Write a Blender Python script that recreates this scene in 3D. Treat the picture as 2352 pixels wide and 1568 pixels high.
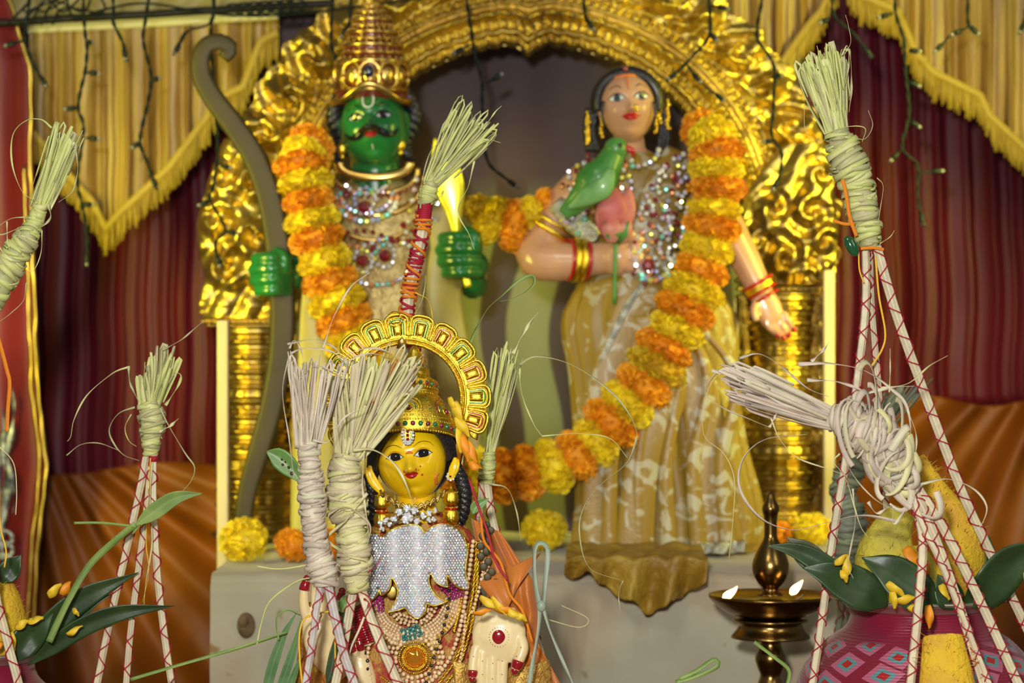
import bpy, bmesh, math, random
import numpy as np
from mathutils import Vector, Matrix, noise
from mathutils.bvhtree import BVHTree
PI = math.pi
for o in list(bpy.data.objects): bpy.data.objects.remove(o)
S = bpy.context.scene
COL = S.collection

# ---------------------------------------------------------------- camera, world, lights
CAMZ = 1.2
FPX = 55 / 22.3 * 2352            # focal length in pixels of the 2352 px wide frame
cd = bpy.data.cameras.new('camera'); cam = bpy.data.objects.new('camera', cd); COL.objects.link(cam)
cam.location = (0, 0, CAMZ); cam.rotation_euler = (PI / 2, 0, 0)
cd.lens = 55; cd.sensor_width = 22.3; cd.clip_start = .05
cd.dof.use_dof = True; cd.dof.focus_distance = 2.19; cd.dof.aperture_fstop = 4.5
S.camera = cam
w = bpy.data.worlds.new('room'); S.world = w; w.use_nodes = True
w.node_tree.nodes['Background'].inputs[0].default_value = (.85, .8, .72, 1)
w.node_tree.nodes['Background'].inputs[1].default_value = .13

def area(name, loc, target, size, power, col, sy=None):
    l = bpy.data.lights.new(name, 'AREA'); l.energy = power; l.color = col; l.size = size
    if 'side' in name or 'lamp_by' in name: l.spread = math.radians(75)
    if sy: l.shape = 'RECTANGLE'; l.size_y = sy
    o = bpy.data.objects.new(name, l); COL.objects.link(o); o.location = loc
    o.rotation_euler = (Vector(target) - Vector(loc)).to_track_quat('-Z', 'Y').to_euler()
    return o
area('flash_light', (-.12, -.05, 1.42), (0, 2.4, 1.15), .09, 37, (1, .99, .95))
area('ceiling_light', (-.7, .5, 2.7), (0, 2.6, 1.1), .5, 9, (1, .95, .82))
area('right_fill_light', (1.3, .9, 2.1), (.3, 2.9, 1.2), .3, 5, (1, .97, .8), 1.0)  # fill light added at the right, no visible source there
area('lamp_by_right_column', (.78, 2.6, 1.5), (.36, 3.13, 1.32), .1, 2.6, (1, .95, .12), .5)
area('lamp_by_left_column', (-.8, 2.45, 1.3), (-.36, 3.1, 1.25), .09, 2.2, (1, .95, .12), .5)
S.view_settings.view_transform = 'Standard'; S.view_settings.look = 'None'
S.view_settings.exposure = 0; S.view_settings.gamma = 1; S.view_settings.use_curve_mapping = False

# ---------------------------------------------------------------- helpers
class Fr:
    """a working frame at depth Y: x, y in photo pixels at that depth, d = pixels towards the viewer"""
    def __init__(s, Y): s.Y = Y; s.s = Y / FPX
    def __call__(s, x, y, d=0): return Vector(((x - 1176) * s.s, s.Y - d * s.s, CAMZ - (y - 784) * s.s))
    def pts(s, L): return [s(*p) for p in L]

class MB:
    def __init__(s): s.v = []; s.f = []; s.uv = None; s.m = None
    def add(s, v, f, mi=0):
        b = len(s.v); s.v += [tuple(p) for p in v]; s.f += [tuple(i + b for i in q) for q in f]
        if s.m is None and mi: s.m = [0] * (len(s.f) - len(f))
        if s.m is not None: s.m += [mi] * len(f)
        return s

def wloc(o):
    p = Vector((0, 0, 0))
    while o: p += o.location; o = o.parent
    return p

def props(o, label=None, cat=None, group=None, kind=None):
    if label: o['label'] = label
    if cat: o['category'] = cat
    if group: o['group'] = group
    if kind: o['kind'] = kind
    return o

def thing(name, loc, label, cat, group=None):
    o = bpy.data.objects.new(name, None); o.empty_display_size = .02; COL.objects.link(o); o.location = loc
    return props(o, label, cat, group)

def obj(name, mb, mat, parent=None, smooth=True, origin=None, label=None, kind=None, cat=None, group=None, dec=None):
    v = mb.v
    if parent is not None: off = wloc(parent) if origin is None else Vector(origin)
    elif origin is not None: off = Vector(origin)
    else:
        a = np.array(v); off = Vector(((a[:, 0].min() + a[:, 0].max()) / 2, (a[:, 1].min() + a[:, 1].max()) / 2, a[:, 2].min()))
    a = np.array(v, dtype=float) - np.array(off)
    me = bpy.data.meshes.new(name); me.from_pydata(a.tolist(), [], mb.f)
    mats = mat if isinstance(mat, (list, tuple)) else [mat]
    for m in mats: me.materials.append(m)
    if mb.m: me.polygons.foreach_set('material_index', mb.m)
    if smooth: me.polygons.foreach_set('use_smooth', [True] * len(me.polygons))
    if mb.uv:
        l = me.uv_layers.new(name='UVMap'); li = np.empty(len(me.loops), dtype=np.int32); me.loops.foreach_get('vertex_index', li)
        l.data.foreach_set('uv', np.array(mb.uv, dtype=float)[li].ravel())
    o = bpy.data.objects.new(name, me); COL.objects.link(o)
    if parent is not None: o.parent = parent; o.location = off - wloc(parent)
    else: o.location = off
    return props(o, label, cat, group, kind)

def spline(P, n):
    P = [Vector(p) for p in P]
    if len(P) == 2: return [P[0].lerp(P[1], i / (n - 1)) for i in range(n)]
    Q = [P[0] * 2 - P[1]] + P + [P[-1] * 2 - P[-2]]
    L = [0]
    for a, b in zip(P, P[1:]): L.append(L[-1] + max((b - a).length, 1e-9))
    out = []
    for i in range(n):
        t = L[-1] * i / (n - 1); k = 0
        while k < len(P) - 2 and t > L[k + 1]: k += 1
        u = (t - L[k]) / (L[k + 1] - L[k]); a, b, c, d = Q[k:k + 4]
        out.append(.5 * ((2 * b) + (c - a) * u + (2 * a - 5 * b + 4 * c - d) * u * u + (3 * b - a - 3 * c + d) * u ** 3))
    return out

def val(r, t):
    if callable(r): return r(t)
    if isinstance(r, (list, tuple)):
        x = t * (len(r) - 1); i = min(int(x), len(r) - 2); return r[i] + (r[i + 1] - r[i]) * (x - i)
    return r

def sweep(mb, P, rw, rt=None, n=8, nrm=None, twist=0, caps=True, mi=0):
    """tube or ribbon along P; rw, rt: half width and half thickness (number, list or function of 0..1)"""
    m = len(P); P = [Vector(p) for p in P]
    if rt is None: rt = rw
    T = []
    for i in range(m):
        t = P[min(i + 1, m - 1)] - P[max(i - 1, 0)]
        T.append(t.normalized() if t.length > 1e-12 else Vector((0, 0, 1)))
    N = Vector(nrm) if nrm else Vector((0, -1, 0))
    if abs(N.dot(T[0])) > .95: N = Vector((1, 0, 0)) if abs(T[0].x) < .8 else Vector((0, 0, 1))
    v = []; f = []
    for i in range(m):
        N = (N - T[i] * N.dot(T[i])).normalized(); B = T[i].cross(N); t = i / (m - 1)
        a, b = val(rw, t), val(rt, t); tw = val(twist, t)
        for k in range(n):
            an = 2 * PI * (k + .5) / n; x = math.cos(an) * a; y = math.sin(an) * b
            c, s = math.cos(tw), math.sin(tw); x, y = x * c - y * s, x * s + y * c
            v.append(P[i] + B * x + N * y)
    for i in range(m - 1):
        for k in range(n):
            f.append((i * n + k, i * n + (k + 1) % n, (i + 1) * n + (k + 1) % n, (i + 1) * n + k))
    if caps: f.append(tuple(range(n))[::-1]); f.append(tuple((m - 1) * n + k for k in range(n)))
    return mb.add(v, f, mi)

def tube(mb, P, r, n=8, res=None, mi=0):
    return sweep(mb, spline(P, res) if res else P, r, None, n, mi=mi)

def ell(mb, c, rx, ry=None, rz=None, nu=16, nv=10, M=None, mi=0):
    ry = rx if ry is None else ry; rz = rx if rz is None else rz
    c = Vector(c); v = [Vector((0, 0, rz))]; f = []
    for j in range(1, nv):
        a = PI * j / nv
        for i in range(nu):
            b = 2 * PI * i / nu; v.append(Vector((rx * math.sin(a) * math.cos(b), ry * math.sin(a) * math.sin(b), rz * math.cos(a))))
    v.append(Vector((0, 0, -rz)))
    for i in range(nu): f.append((0, 1 + i, 1 + (i + 1) % nu)); f.append((len(v) - 1, 1 + (nv - 2) * nu + (i + 1) % nu, 1 + (nv - 2) * nu + i))
    for j in range(nv - 2):
        for i in range(nu):
            a = 1 + j * nu + i; b = 1 + j * nu + (i + 1) % nu; f.append((a, a + nu, b + nu, b))
    if M: v = [M @ p for p in v]
    return mb.add([p + c for p in v], f, mi)

def lathe(mb, c, prof, n=32, axis=None, mi=0, mod=None, closed=True, uv=False):
    """prof: (radius, height) pairs along +Z (or along axis) from c"""
    c = Vector(c); q = Vector((0, 0, 1)).rotation_difference(Vector(axis)) if axis else None
    v = []; f = []; m = len(prof)
    for j, (r, z) in enumerate(prof):
        for i in range(n):
            b = 2 * PI * i / n; rr = r * (mod(b, j / (m - 1)) if mod else 1)
            p = Vector((rr * math.cos(b), rr * math.sin(b), z)); v.append(c + (q @ p if q else p))
    for j in range(m - 1):
        for i in range(n):
            a = j * n + i; b = j * n + (i + 1) % n; f.append((a, b, b + n, a + n))
    if closed: f.append(tuple(range(n))[::-1]); f.append(tuple((m - 1) * n + k for k in range(n)))
    if uv:
        if mb.uv is None: mb.uv = []
        for j in range(m):
            for i in range(n): mb.uv.append((i / n, j / (m - 1)))
    return mb.add(v, f, mi)

def smoothprof(prof, k=4):
    P = [Vector((r, z, 0)) for r, z in prof]; return [(max(p.x, 1e-5), p.y) for p in spline(P, len(prof) * k)]

def grid(mb, fn, nu, nv, thick=None, mi=0):
    """fn(u,v)->point, u,v in 0..1; thick: offset vector for a closed back"""
    v = [fn(i / nu, j / nv) for j in range(nv + 1) for i in range(nu + 1)]; W = nu + 1
    f = [(j * W + i, j * W + i + 1, (j + 1) * W + i + 1, (j + 1) * W + i) for j in range(nv) for i in range(nu)]
    if thick is not None:
        T = Vector(thick); n0 = len(v); v = v + [Vector(p) + T for p in v]
        f += [tuple(n0 + k for k in q[::-1]) for q in f[:nu * nv]]
        ed = [(i, i + 1) for i in range(nu)] + [(j * W + nu, (j + 1) * W + nu) for j in range(nv)] + \
             [(nv * W + i + 1, nv * W + i) for i in range(nu)] + [((j + 1) * W, j * W) for j in range(nv)]
        f += [(b, a, a + n0, b + n0) for a, b in ed]
    return mb.add(v, f, mi)

def box(mb, lo, hi, mi=0):
    x0, y0, z0 = lo; x1, y1, z1 = hi
    return mb.add([(x0, y0, z0), (x1, y0, z0), (x1, y1, z0), (x0, y1, z0), (x0, y0, z1), (x1, y0, z1), (x1, y1, z1), (x0, y1, z1)],
                  [(0, 3, 2, 1), (4, 5, 6, 7), (0, 1, 5, 4), (1, 2, 6, 5), (2, 3, 7, 6), (3, 0, 4, 7)], mi)

def remesh(o, size, sm=3):
    m = o.modifiers.new('r', 'REMESH'); m.mode = 'VOXEL'; m.voxel_size = size; m.use_smooth_shade = True
    m = o.modifiers.new('s', 'SMOOTH'); m.factor = .5; m.iterations = sm
    dg = bpy.context.evaluated_depsgraph_get(); me = bpy.data.meshes.new_from_object(o.evaluated_get(dg))
    o.modifiers.clear(); old = o.data; nm = old.name; o.data = me; bpy.data.meshes.remove(old); me.name = nm
    me.polygons.foreach_set('use_smooth', [True] * len(me.polygons))
    return o

def copy_tree(o, parent=None):
    c = o.copy(); COL.objects.link(c); c.parent = parent
    for ch in o.children: copy_tree(ch, c)
    return c

def lerp(a, b, t): return a + (b - a) * t
def sstep(a, b, x):
    t = min(max((x - a) / (b - a), 0), 1); return t * t * (3 - 2 * t)
def pl(pts, x):
    """piecewise linear through (x, y) pairs"""
    if x <= pts[0][0]: return pts[0][1]
    for (a, b), (c, d) in zip(pts, pts[1:]):
        if x <= c: return b + (d - b) * (x - a) / (c - a)
    return pts[-1][1]
def nz(x, y=0, z=0): return noise.noise(Vector((x, y, z)))
def G(x, s): return math.exp(-x * x / (s * s))

# ---------------------------------------------------------------- materials
MATS = {}
def mat(name, col, rough=.5, metal=0, col2=None, vs=20, vlo=.4, vhi=.6, bump=0, bs=200, coat=0, sheen=0, sss=0, rand=None,
        stretch=None, spec=.5, emit=None, trans=0, ior=1.45, extra=None, bdist=.001):
    if name in MATS: return MATS[name]
    m = bpy.data.materials.new(name); m.use_nodes = True; MATS[name] = m
    nt = m.node_tree; N = nt.nodes; L = nt.links; b = N['Principled BSDF']
    I = b.inputs
    I['Base Color'].default_value = (*col, 1); I['Roughness'].default_value = rough; I['Metallic'].default_value = metal
    I['Coat Weight'].default_value = coat; I['Sheen Weight'].default_value = sheen; I['Specular IOR Level'].default_value = spec
    I['Coat Roughness'].default_value = .12
    if trans: I['Transmission Weight'].default_value = trans; I['IOR'].default_value = ior
    if sss: I['Subsurface Weight'].default_value = sss; I['Subsurface Scale'].default_value = .005
    if emit: I['Emission Color'].default_value = (*emit[0], 1); I['Emission Strength'].default_value = emit[1]
    tc = N.new('ShaderNodeTexCoord'); mp = N.new('ShaderNodeMapping'); L.new(tc.outputs['Object'], mp.inputs[0])
    if stretch: mp.inputs['Scale'].default_value = stretch
    out = None
    if col2:
        nz_ = N.new('ShaderNodeTexNoise'); nz_.inputs['Scale'].default_value = vs; nz_.inputs['Detail'].default_value = 4
        L.new(mp.outputs[0], nz_.inputs['Vector'])
        r = N.new('ShaderNodeMapRange'); r.inputs[1].default_value = vlo; r.inputs[2].default_value = vhi
        L.new(nz_.outputs[0], r.inputs[0])
        mx = N.new('ShaderNodeMix'); mx.data_type = 'RGBA'; mx.inputs[6].default_value = (*col, 1); mx.inputs[7].default_value = (*col2, 1)
        L.new(r.outputs[0], mx.inputs[0]); out = mx.outputs[2]
    if rand:      # colours of the loose pieces of one bundle (strips, petals, stones)
        g = N.new('ShaderNodeNewGeometry'); oi = N.new('ShaderNodeObjectInfo'); ad = N.new('ShaderNodeMath'); ad.operation = 'ADD'
        fr = N.new('ShaderNodeMath'); fr.operation = 'FRACT'
        L.new(g.outputs['Random Per Island'], ad.inputs[0]); L.new(oi.outputs['Random'], ad.inputs[1]); L.new(ad.outputs[0], fr.inputs[0])
        cr = N.new('ShaderNodeValToRGB'); cr.color_ramp.interpolation = 'CONSTANT' if len(rand) > 3 else 'LINEAR'
        E = cr.color_ramp.elements
        while len(E) < len(rand): E.new(.5)
        for i, c in enumerate(rand): E[i].position = i / (len(rand) if len(rand) > 3 else len(rand) - 1); E[i].color = (*c, 1)
        L.new(fr.outputs[0], cr.inputs[0])
        if out:
            mx2 = N.new('ShaderNodeMix'); mx2.data_type = 'RGBA'; mx2.inputs[0].default_value = .5
            L.new(out, mx2.inputs[6]); L.new(cr.outputs[0], mx2.inputs[7]); out = mx2.outputs[2]
        else: out = cr.outputs[0]
    if out: L.new(out, I['Base Color'])
    if bump:
        n2 = N.new('ShaderNodeTexNoise'); n2.inputs['Scale'].default_value = bs; n2.inputs['Detail'].default_value = 3
        L.new(mp.outputs[0], n2.inputs['Vector'])
        bp = N.new('ShaderNodeBump'); bp.inputs['Strength'].default_value = bump; bp.inputs['Distance'].default_value = bdist
        L.new(n2.outputs[0], bp.inputs['Height']); L.new(bp.outputs[0], I['Normal'])
    if extra: extra(nt, b, tc, mp)
    return m

gold = mat('gilded_plaster', (.62, .44, .09), .3, 1, (.5, .31, .07), 12, bump=.9, bs=130, bdist=.002)
gold_leaf = mat('bright_gold_leaf', (.58, .42, .1), .38, 1, (.36, .24, .06), 7, bump=.3, bs=45, bdist=.003)
jewel_gold = mat('jewel_gold', (1, .76, .07), .22, 1, (.9, .58, .06), 150, bump=.6, bs=1500, bdist=.0005)
old_gold = mat('antique_gold_wire', (.6, .42, .12), .35, 1, bump=.5, bs=1800, bdist=.0004)
maroon = mat('maroon_satin', (.12, .006, .014), .5, 0, (.08, .004, .009), 3, spec=.3, bump=.15, bs=900)
redcloth = mat('red_satin', (.22, .009, .008), .5, 0, (.11, .004, .007), 3, spec=.4, bump=.1, bs=600)
orangecloth = mat('orange_brown_cloth', (.3, .085, .004), .5, 0, (.13, .028, .003), 3.5, spec=.35, bump=.15, bs=900)  # the second, darker colour paints fold shading into the cloth
valcloth = mat('mustard_gold_satin', (.4, .26, .055), .4, 0, (.22, .115, .025), 6, spec=.5, stretch=(6, 1, .6), bump=.1, bs=500)  # brown streaks carry the shade of the pleat troughs in the colour
fringe_m = mat('mustard_fringe', (.5, .36, .03), .6, 0, rand=[(.26, .16, .012), (.42, .28, .03), (.34, .21, .02)])
creamcloth = mat('cream_altar_cloth', (.56, .5, .33), .75, 0, (.44, .42, .27), 7, sheen=.2, bump=.4, bs=400)
creampaint = mat('cream_painted_wood', (.62, .5, .33), .5, 0, (.5, .38, .24), 8, stretch=(1, 1, .2))
dark_rod = mat('dark_pipe', (.012, .01, .009), .5, .1, spec=.3)
wire_m = mat('dark_green_wire', (.005, .010, .009), .6, spec=.2)
bulb_m = mat('clear_bulb', (.16, .16, .18), .1, 0, spec=.8, coat=.5)
holder_m = mat('bulb_holder', (.006, .010, .009), .5, spec=.25)
# ---------------------------------------------------------------- the setting
def pleats(x, f=1.0, seed=0):
    return 1 - 2 * abs(math.sin(x * f * .5 + 1.6 * nz(x * .015, seed))) ** .6 + .35 * math.sin(x * f * 1.7 + seed + 3 * nz(x * .02, seed + 5)) + .4 * nz(x * f * .35, seed + 9)

F = Fr(3.62)
mb = MB(); box(mb, (-1.3, 3.62, 0), (1.3, 3.7, 2.2))
obj('wall_back', mb, mat('back_wall_paint', (.25, .2, .15), .8, 0, (.2, .16, .12), 4), kind='structure')
mb = MB(); box(mb, (-1.6, .0, -.05), (1.6, 3.7, 0))
obj('floor', mb, mat('floor_stone', (.3, .26, .22), .5, 0, (.22, .19, .16), 5), kind='structure')

# maroon pleated curtains, left and right of the throne
F = Fr(3.42)
def curtain(x0, x1, seed, lab, ylow):
    mb = MB()
    def fn(u, v):
        x = lerp(x0, x1, u); y = lerp(-120, ylow(x), v)
        sway = 14 * nz(y * .004, seed) + (x - 1176) * .03 * v
        return F(x + sway, y, 13 * pleats(x, .1, seed) * (1 - .3 * v) + 5 * nz(x * .01, y * .006, seed))
    grid(mb, fn, 420, 40, (0, .004, 0))
    obj('curtain', mb, maroon, label=lab, cat='curtain')
curtain(40, 760, 3, 'dark maroon pleated satin curtain hanging left of the gilded throne', lambda x: 1110 + 14 * math.sin(x * .01))
curtain(1640, 2520, 8, 'dark maroon pleated satin curtain hanging right of the gilded throne', lambda x: 960 - 40 * sstep(1900, 2350, x) + 8 * math.sin(x * .02))

# orange-brown cloth pulled diagonally below the curtains
F = Fr(3.36)
def swag(x0, x1, y0, y1, cx, cy, seed, lab):
    mb = MB()
    def fn(u, v):
        x = lerp(x0, x1, u); yt = y0(x); y = lerp(yt, y1, v)
        an = math.atan2(y - cy, x - cx); r = math.hypot(x - cx, y - cy)
        d = 24 * math.sin(an * 15 + seed + nz(r * .004, seed)) + 14 * math.sin(an * 31 + 2 * seed + r * .002) + 14 * nz(an * 6, r * .003, seed)
        return F(x, y, d * min(1, r / 300) + 14 * v)
    grid(mb, fn, 150, 110, (0, .004, 0))
    obj('draped_cloth', mb, orangecloth, label=lab, cat='cloth')
swag(30, 640, lambda x: 1075 + 15 * math.sin(x * .012), 2000, 60, 940, 1, 'orange-brown cloth drawn in slanting folds under the left maroon curtain')
swag(1780, 2560, lambda x: 1010 - 90 * sstep(1880, 2100, x) + 12 * math.sin(x * .02), 2000, 2480, 700, 4, 'orange-brown cloth drawn in slanting folds under the right maroon curtain')

# cloth panel behind the figures, dark above, grey-green with dark wavy bands below
def backdrop_nodes(nt, b, tc, mp):
    N = nt.nodes; L = nt.links
    sx = N.new('ShaderNodeSeparateXYZ'); L.new(tc.outputs['Object'], sx.inputs[0])
    r = N.new('ShaderNodeMapRange'); r.inputs[1].default_value = 1.42; r.inputs[2].default_value = 1.33; L.new(sx.outputs[2], r.inputs[0])
    wv = N.new('ShaderNodeTexWave'); wv.wave_type = 'BANDS'; wv.bands_direction = 'X'; wv.inputs['Scale'].default_value = 3.6
    wv.inputs['Distortion'].default_value = 5.5; wv.inputs['Detail'].default_value = 1; wv.inputs['Detail Scale'].default_value = .8
    L.new(tc.outputs['Object'], wv.inputs[0])
    cr = N.new('ShaderNodeValToRGB'); E = cr.color_ramp.elements
    E[0].position = .3; E[0].color = (.03, .012, .022, 1); E[1].position = .42; E[1].color = (.15, .15, .1, 1)
    L.new(wv.outputs[0], cr.inputs[0])
    mx = N.new('ShaderNodeMix'); mx.data_type = 'RGBA'; mx.inputs[6].default_value = (.045, .017, .022, 1)
    L.new(r.outputs[0], mx.inputs[0]); L.new(cr.outputs[0], mx.inputs[7]); L.new(mx.outputs[2], b.inputs['Base Color'])
F = Fr(3.34); mb = MB()
grid(mb, lambda u, v: F(lerp(600, 1850, u), lerp(-60, 1330, v), 4 * nz(u * 5, v * 2) + 3 * math.sin(u * 40 + 2 * math.sin(v * 5))), 120, 60, (0, .004, 0))
obj('backdrop_cloth', mb, mat('printed_backdrop', (.05, .02, .03), .6, extra=backdrop_nodes),
    label='dark plum and grey-green printed cloth hanging behind the two figures', cat='cloth', origin=(0, 3.34, 0))

# red satin side curtain with gold trimming, far left
F = Fr(3.2); t = thing('side_curtain', F(20, 1568), 'bright red satin curtain edged with gold ribbon at the far left', 'curtain')
def edge(y): return pl([(-150, -25), (0, 20), (150, 70), (480, 72), (900, 88), (1060, 108), (1300, 84), (1600, 70), (2000, 60)], y)
mb = MB(); grid(mb, lambda u, v: F(lerp(-260, edge(lerp(-150, 2000, v)), u), lerp(-150, 2000, v), 14 * math.sin(u * 17 + v * 3) + 9 * nz(u * 5, v * 6) - 10 * u * u), 80, 80, (0, .004, 0))
obj('cloth', mb, redcloth, t)
mb = MB()
for k, dx in ((0, 0), (1, -13)):
    P = [F(edge(y) + dx + 3 * nz(y * .02, k), y, 8 + 3 * k) for y in range(-150 if k == 0 else 380, 1990, 12)]
    sweep(mb, P, lambda q: (4.5 if k else 5) * F.s, 2 * F.s, 8, twist=lambda q: .5 * math.sin(q * 60 + k))
obj('gold_ribbon', mb, gold_leaf, t)
silver = mat('silver_grey_ribbon', (.4, .42, .48), .35, .5, (.04, .045, .09), 60, bump=.6, bs=200)
mb = MB(); rnd = random.Random(2)
for x, ya, yb in ((18, 900, 1210), (4, 940, 1300), (30, 890, 1190), (12, 1000, 1330)):
    P = [F(x + 8 * math.sin(y * .03 + x), y, 14 + x * .3) for y in range(ya, yb, 12)]
    sweep(mb, P, lambda q: (7 + 5 * math.sin(q * 20)) * F.s * math.sin(PI * min(max(q, .05), .95)), 3 * F.s, 8)
for yc in (1235, 1262, 1290):
    P = [F(10 + 22 * math.cos(a), yc + 18 * math.sin(a), 16) for a in [k * PI / 8 for k in range(17)]]
    sweep(mb, P, 5 * F.s, 3 * F.s, 8)
obj('silver_braid', mb, silver, t)

# mustard cloths with fringes
F = Fr(3.24)
def valance(x0, x1, top, bot, seed, lab, fl=64):
    t = thing('valance', F((x0 + x1) / 2, top((x0 + x1) / 2)), lab, 'valance')
    mb = MB()
    def fn(u, v):
        x = lerp(x0, x1, u); y = lerp(top(x), bot(x) - fl * .6, v)
        return F(x + 5 * nz(x * .02, y * .01, seed) * v, y, (13 * v ** .4) * pleats(x, .13, seed))
    grid(mb, fn, 260, 40, (0, .003, 0)); obj('pleated_cloth', mb, valcloth, t)
    mb = MB()
    grid(mb, lambda u, v: F(lerp(x0, x1, u), top(lerp(x0, x1, u)) + lerp(-8, 16, v), 12), 60, 3, (0, .004, 0))
    obj('hem_band', mb, mat('pale_hem', (.62, .56, .3), .5), t)
    mb = MB(); P = [F(lerp(x0, x1, k / 160), bot(lerp(x0, x1, k / 160)) - fl * .55, 12) for k in range(161)]
    sweep(mb, P, 9 * F.s, 3 * F.s, 8); obj('fringe_braid', mb, fringe_m, t)
    mb = MB(); rr = random.Random(seed); x = x0
    while x < x1:
        y = bot(x); L = fl * rr.uniform(.85, 1.12)
        P = [F(x, y - fl * .55, 11), F(x + rr.uniform(-2, 2), y - fl * .55 + L * .5, 13 + rr.uniform(-3, 3)), F(x + rr.uniform(-4, 4), y - fl * .55 + L, 10)]
        sweep(mb, P, 2.6 * F.s, 1.6 * F.s, 5); x += rr.uniform(3.6, 5)
    obj('fringe', mb, fringe_m, t, kind='stuff')
valance(66, 640, lambda x: pl([(66, 62), (300, 50), (640, 30)], x),
        lambda x: pl([(60, 325), (95, 360), (180, 460), (215, 500), (245, 560), (275, 525), (390, 420), (480, 300), (500, 262), (560, 235), (600, 130), (640, 110)], x), 1,
        'mustard satin valance with a pointed fringed edge left of the throne')
valance(1640, 1925, lambda x: -60, lambda x: pl([(1640, 240), (1740, 230), (1780, 200), (1850, 100), (1885, 60), (1905, 5), (1925, -20)], x), 2,
        'narrow mustard satin valance with fringe touching the right shoulder of the throne arch')
valance(1945, 2480, lambda x: -60, lambda x: pl([(1945, -10), (1975, 25), (2060, 60), (2100, 155), (2140, 200), (2250, 255), (2270, 300), (2352, 375), (2480, 470)], x), 3,
        'wide mustard satin valance sloping down to the top right corner')
# ceiling cloth above the rod and the rod
mb = MB(); F = Fr(3.3)
grid(mb, lambda u, v: F(lerp(20, 900, u), lerp(-80, 62 - 50 * u, v), 8 * nz(u * 8, v * 3) + 5 * math.sin(u * 60 + v * 9)), 120, 12, (0, .004, 0))
obj('ceiling_cloth', mb, mat('olive_gold_cloth', (.4, .33, .09), .5, 0, (.35, .27, .09), 8, stretch=(1, 1, 5)), label='olive gold cloth stretched behind the dark rod at the top left', cat='cloth')
mb = MB(); F = Fr(3.16); rx = lambda x: 46 - (x - 110) * .059
tube(mb, [F(x, rx(x) + 2 * nz(x * .01), 0) for x in range(-90, 1300, 30)], 9 * F.s, 12)
obj('curtain_rod', mb, dark_rod, label='thin dark rod running across the top left above the mustard valance', cat='rod')

# ---------------------------------------------------------------- altar plinth under its cloth, throne posts
ZP = .952
t = thing('altar_plinth', (0, 2.9, 0), 'cream cloth covered altar plinth that carries the throne and both figures', 'altar')
xl, xr, yf, yb = -.322, .39, 2.7, 3.3
def top_z(x, y): return ZP + .0022 * nz(x * 22, y * 22) + .0015 * nz(x * 60, y * 50, 3)
mb = MB()
def fn(u, v):
    x = lerp(xl, xr, u)
    if v < .3: y = lerp(yb, yf + .012, v / .3); return Vector((x, y, top_z(x, y)))
    if v < .36:
        a = (v - .3) / .06 * PI / 2; y = yf + .012 - .012 * math.sin(a); return Vector((x, y, top_z(x, y) - .012 * (1 - math.cos(a))))
    q = (v - .36) / .64; z = lerp(ZP - .012, .02, q)
    fd = .010 * math.sin(x * 38 + 3 * nz(x * 4, q * 2)) * q ** .6 + .012 * nz(x * 12, q * 5, 7) + .008 * nz(x * 9 + q * 14, q * 3, 2)
    return Vector((x, yf - .004 - fd * min(1, q * 8), z))
grid(mb, fn, 160, 150)
stain = None
def cloth_stain(nt, b, tc, mp):
    N = nt.nodes; L = nt.links
    n1 = N.new('ShaderNodeTexNoise'); n1.inputs['Scale'].default_value = 9; n1.inputs['Detail'].default_value = 5; L.new(tc.outputs['Object'], n1.inputs[0])
    cr = N.new('ShaderNodeValToRGB'); E = cr.color_ramp.elements
    E[0].position = .3; E[0].color = (.42, .38, .27, 1); E[1].position = .72; E[1].color = (.48, .35, .21, 1)
    e = E.new(.5); e.color = (.48, .44, .31, 1); L.new(n1.outputs[0], cr.inputs[0])
    n2 = N.new('ShaderNodeTexNoise'); n2.inputs['Scale'].default_value = 30; n2.inputs['Detail'].default_value = 2; L.new(tc.outputs['Object'], n2.inputs[0])
    c2 = N.new('ShaderNodeValToRGB'); E = c2.color_ramp.elements; E[0].position = .66; E[0].color = (1, 1, 1, 1); E[1].position = .72; E[1].color = (.62, .45, .2, 1)
    L.new(n2.outputs[0], c2.inputs[0])
    mx = N.new('ShaderNodeMix'); mx.data_type = 'RGBA'; mx.blend_type = 'MULTIPLY'; mx.inputs[0].default_value = 1
    L.new(cr.outputs[0], mx.inputs[6]); L.new(c2.outputs[0], mx.inputs[7]); L.new(mx.outputs[2], b.inputs['Base Color'])
altar_m = mat('stained_cream_cloth', (.5, .45, .3), .75, sheen=.2, bump=.5, bs=300, extra=cloth_stain)
obj('altar_cloth', mb, altar_m, t)
mb = MB(); box(mb, (xl + .01, yf + .02, 0), (xr - .01, yb - .005, ZP - .004)); obj('plinth_block', mb, creampaint, t)
F = Fr(2.69); mb = MB(); ell(mb, F(565, 1436, -2), 21 * F.s, 12 * F.s, 30 * F.s); ell(mb, F(560, 1425, 8), 13 * F.s, 9 * F.s, 15 * F.s)
obj('cloth_knot', mb, mat('brown_knot', (.2, .13, .05), .8, 0, (.1, .06, .03), 60, bump=.8, bs=200), t, label='dark brown knot in the cream cloth')
for xx, lab, yy in ((511, 'cream painted post standing at the left edge of the throne', 735), (1905, 'cream painted post standing at the right edge of the throne', 620)):
    F = Fr(3.08 if xx > 1000 else 2.95); mb = MB(); a = F(xx - 13, yy); b = F(xx + 13, yy)
    if xx < 1000: box(mb, (a.x, F.Y, 0), (b.x, F.Y + .018, a.z)); bb = xl - .003
    else: box(mb, (a.x, F.Y, ZP - .001), (b.x, F.Y + .018, a.z))
    o = obj('throne_post', mb, creampaint, label=lab, cat='post', smooth=False)
    mm = o.modifiers.new('b', 'BEVEL'); mm.width = .002; mm.segments = 2
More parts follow.
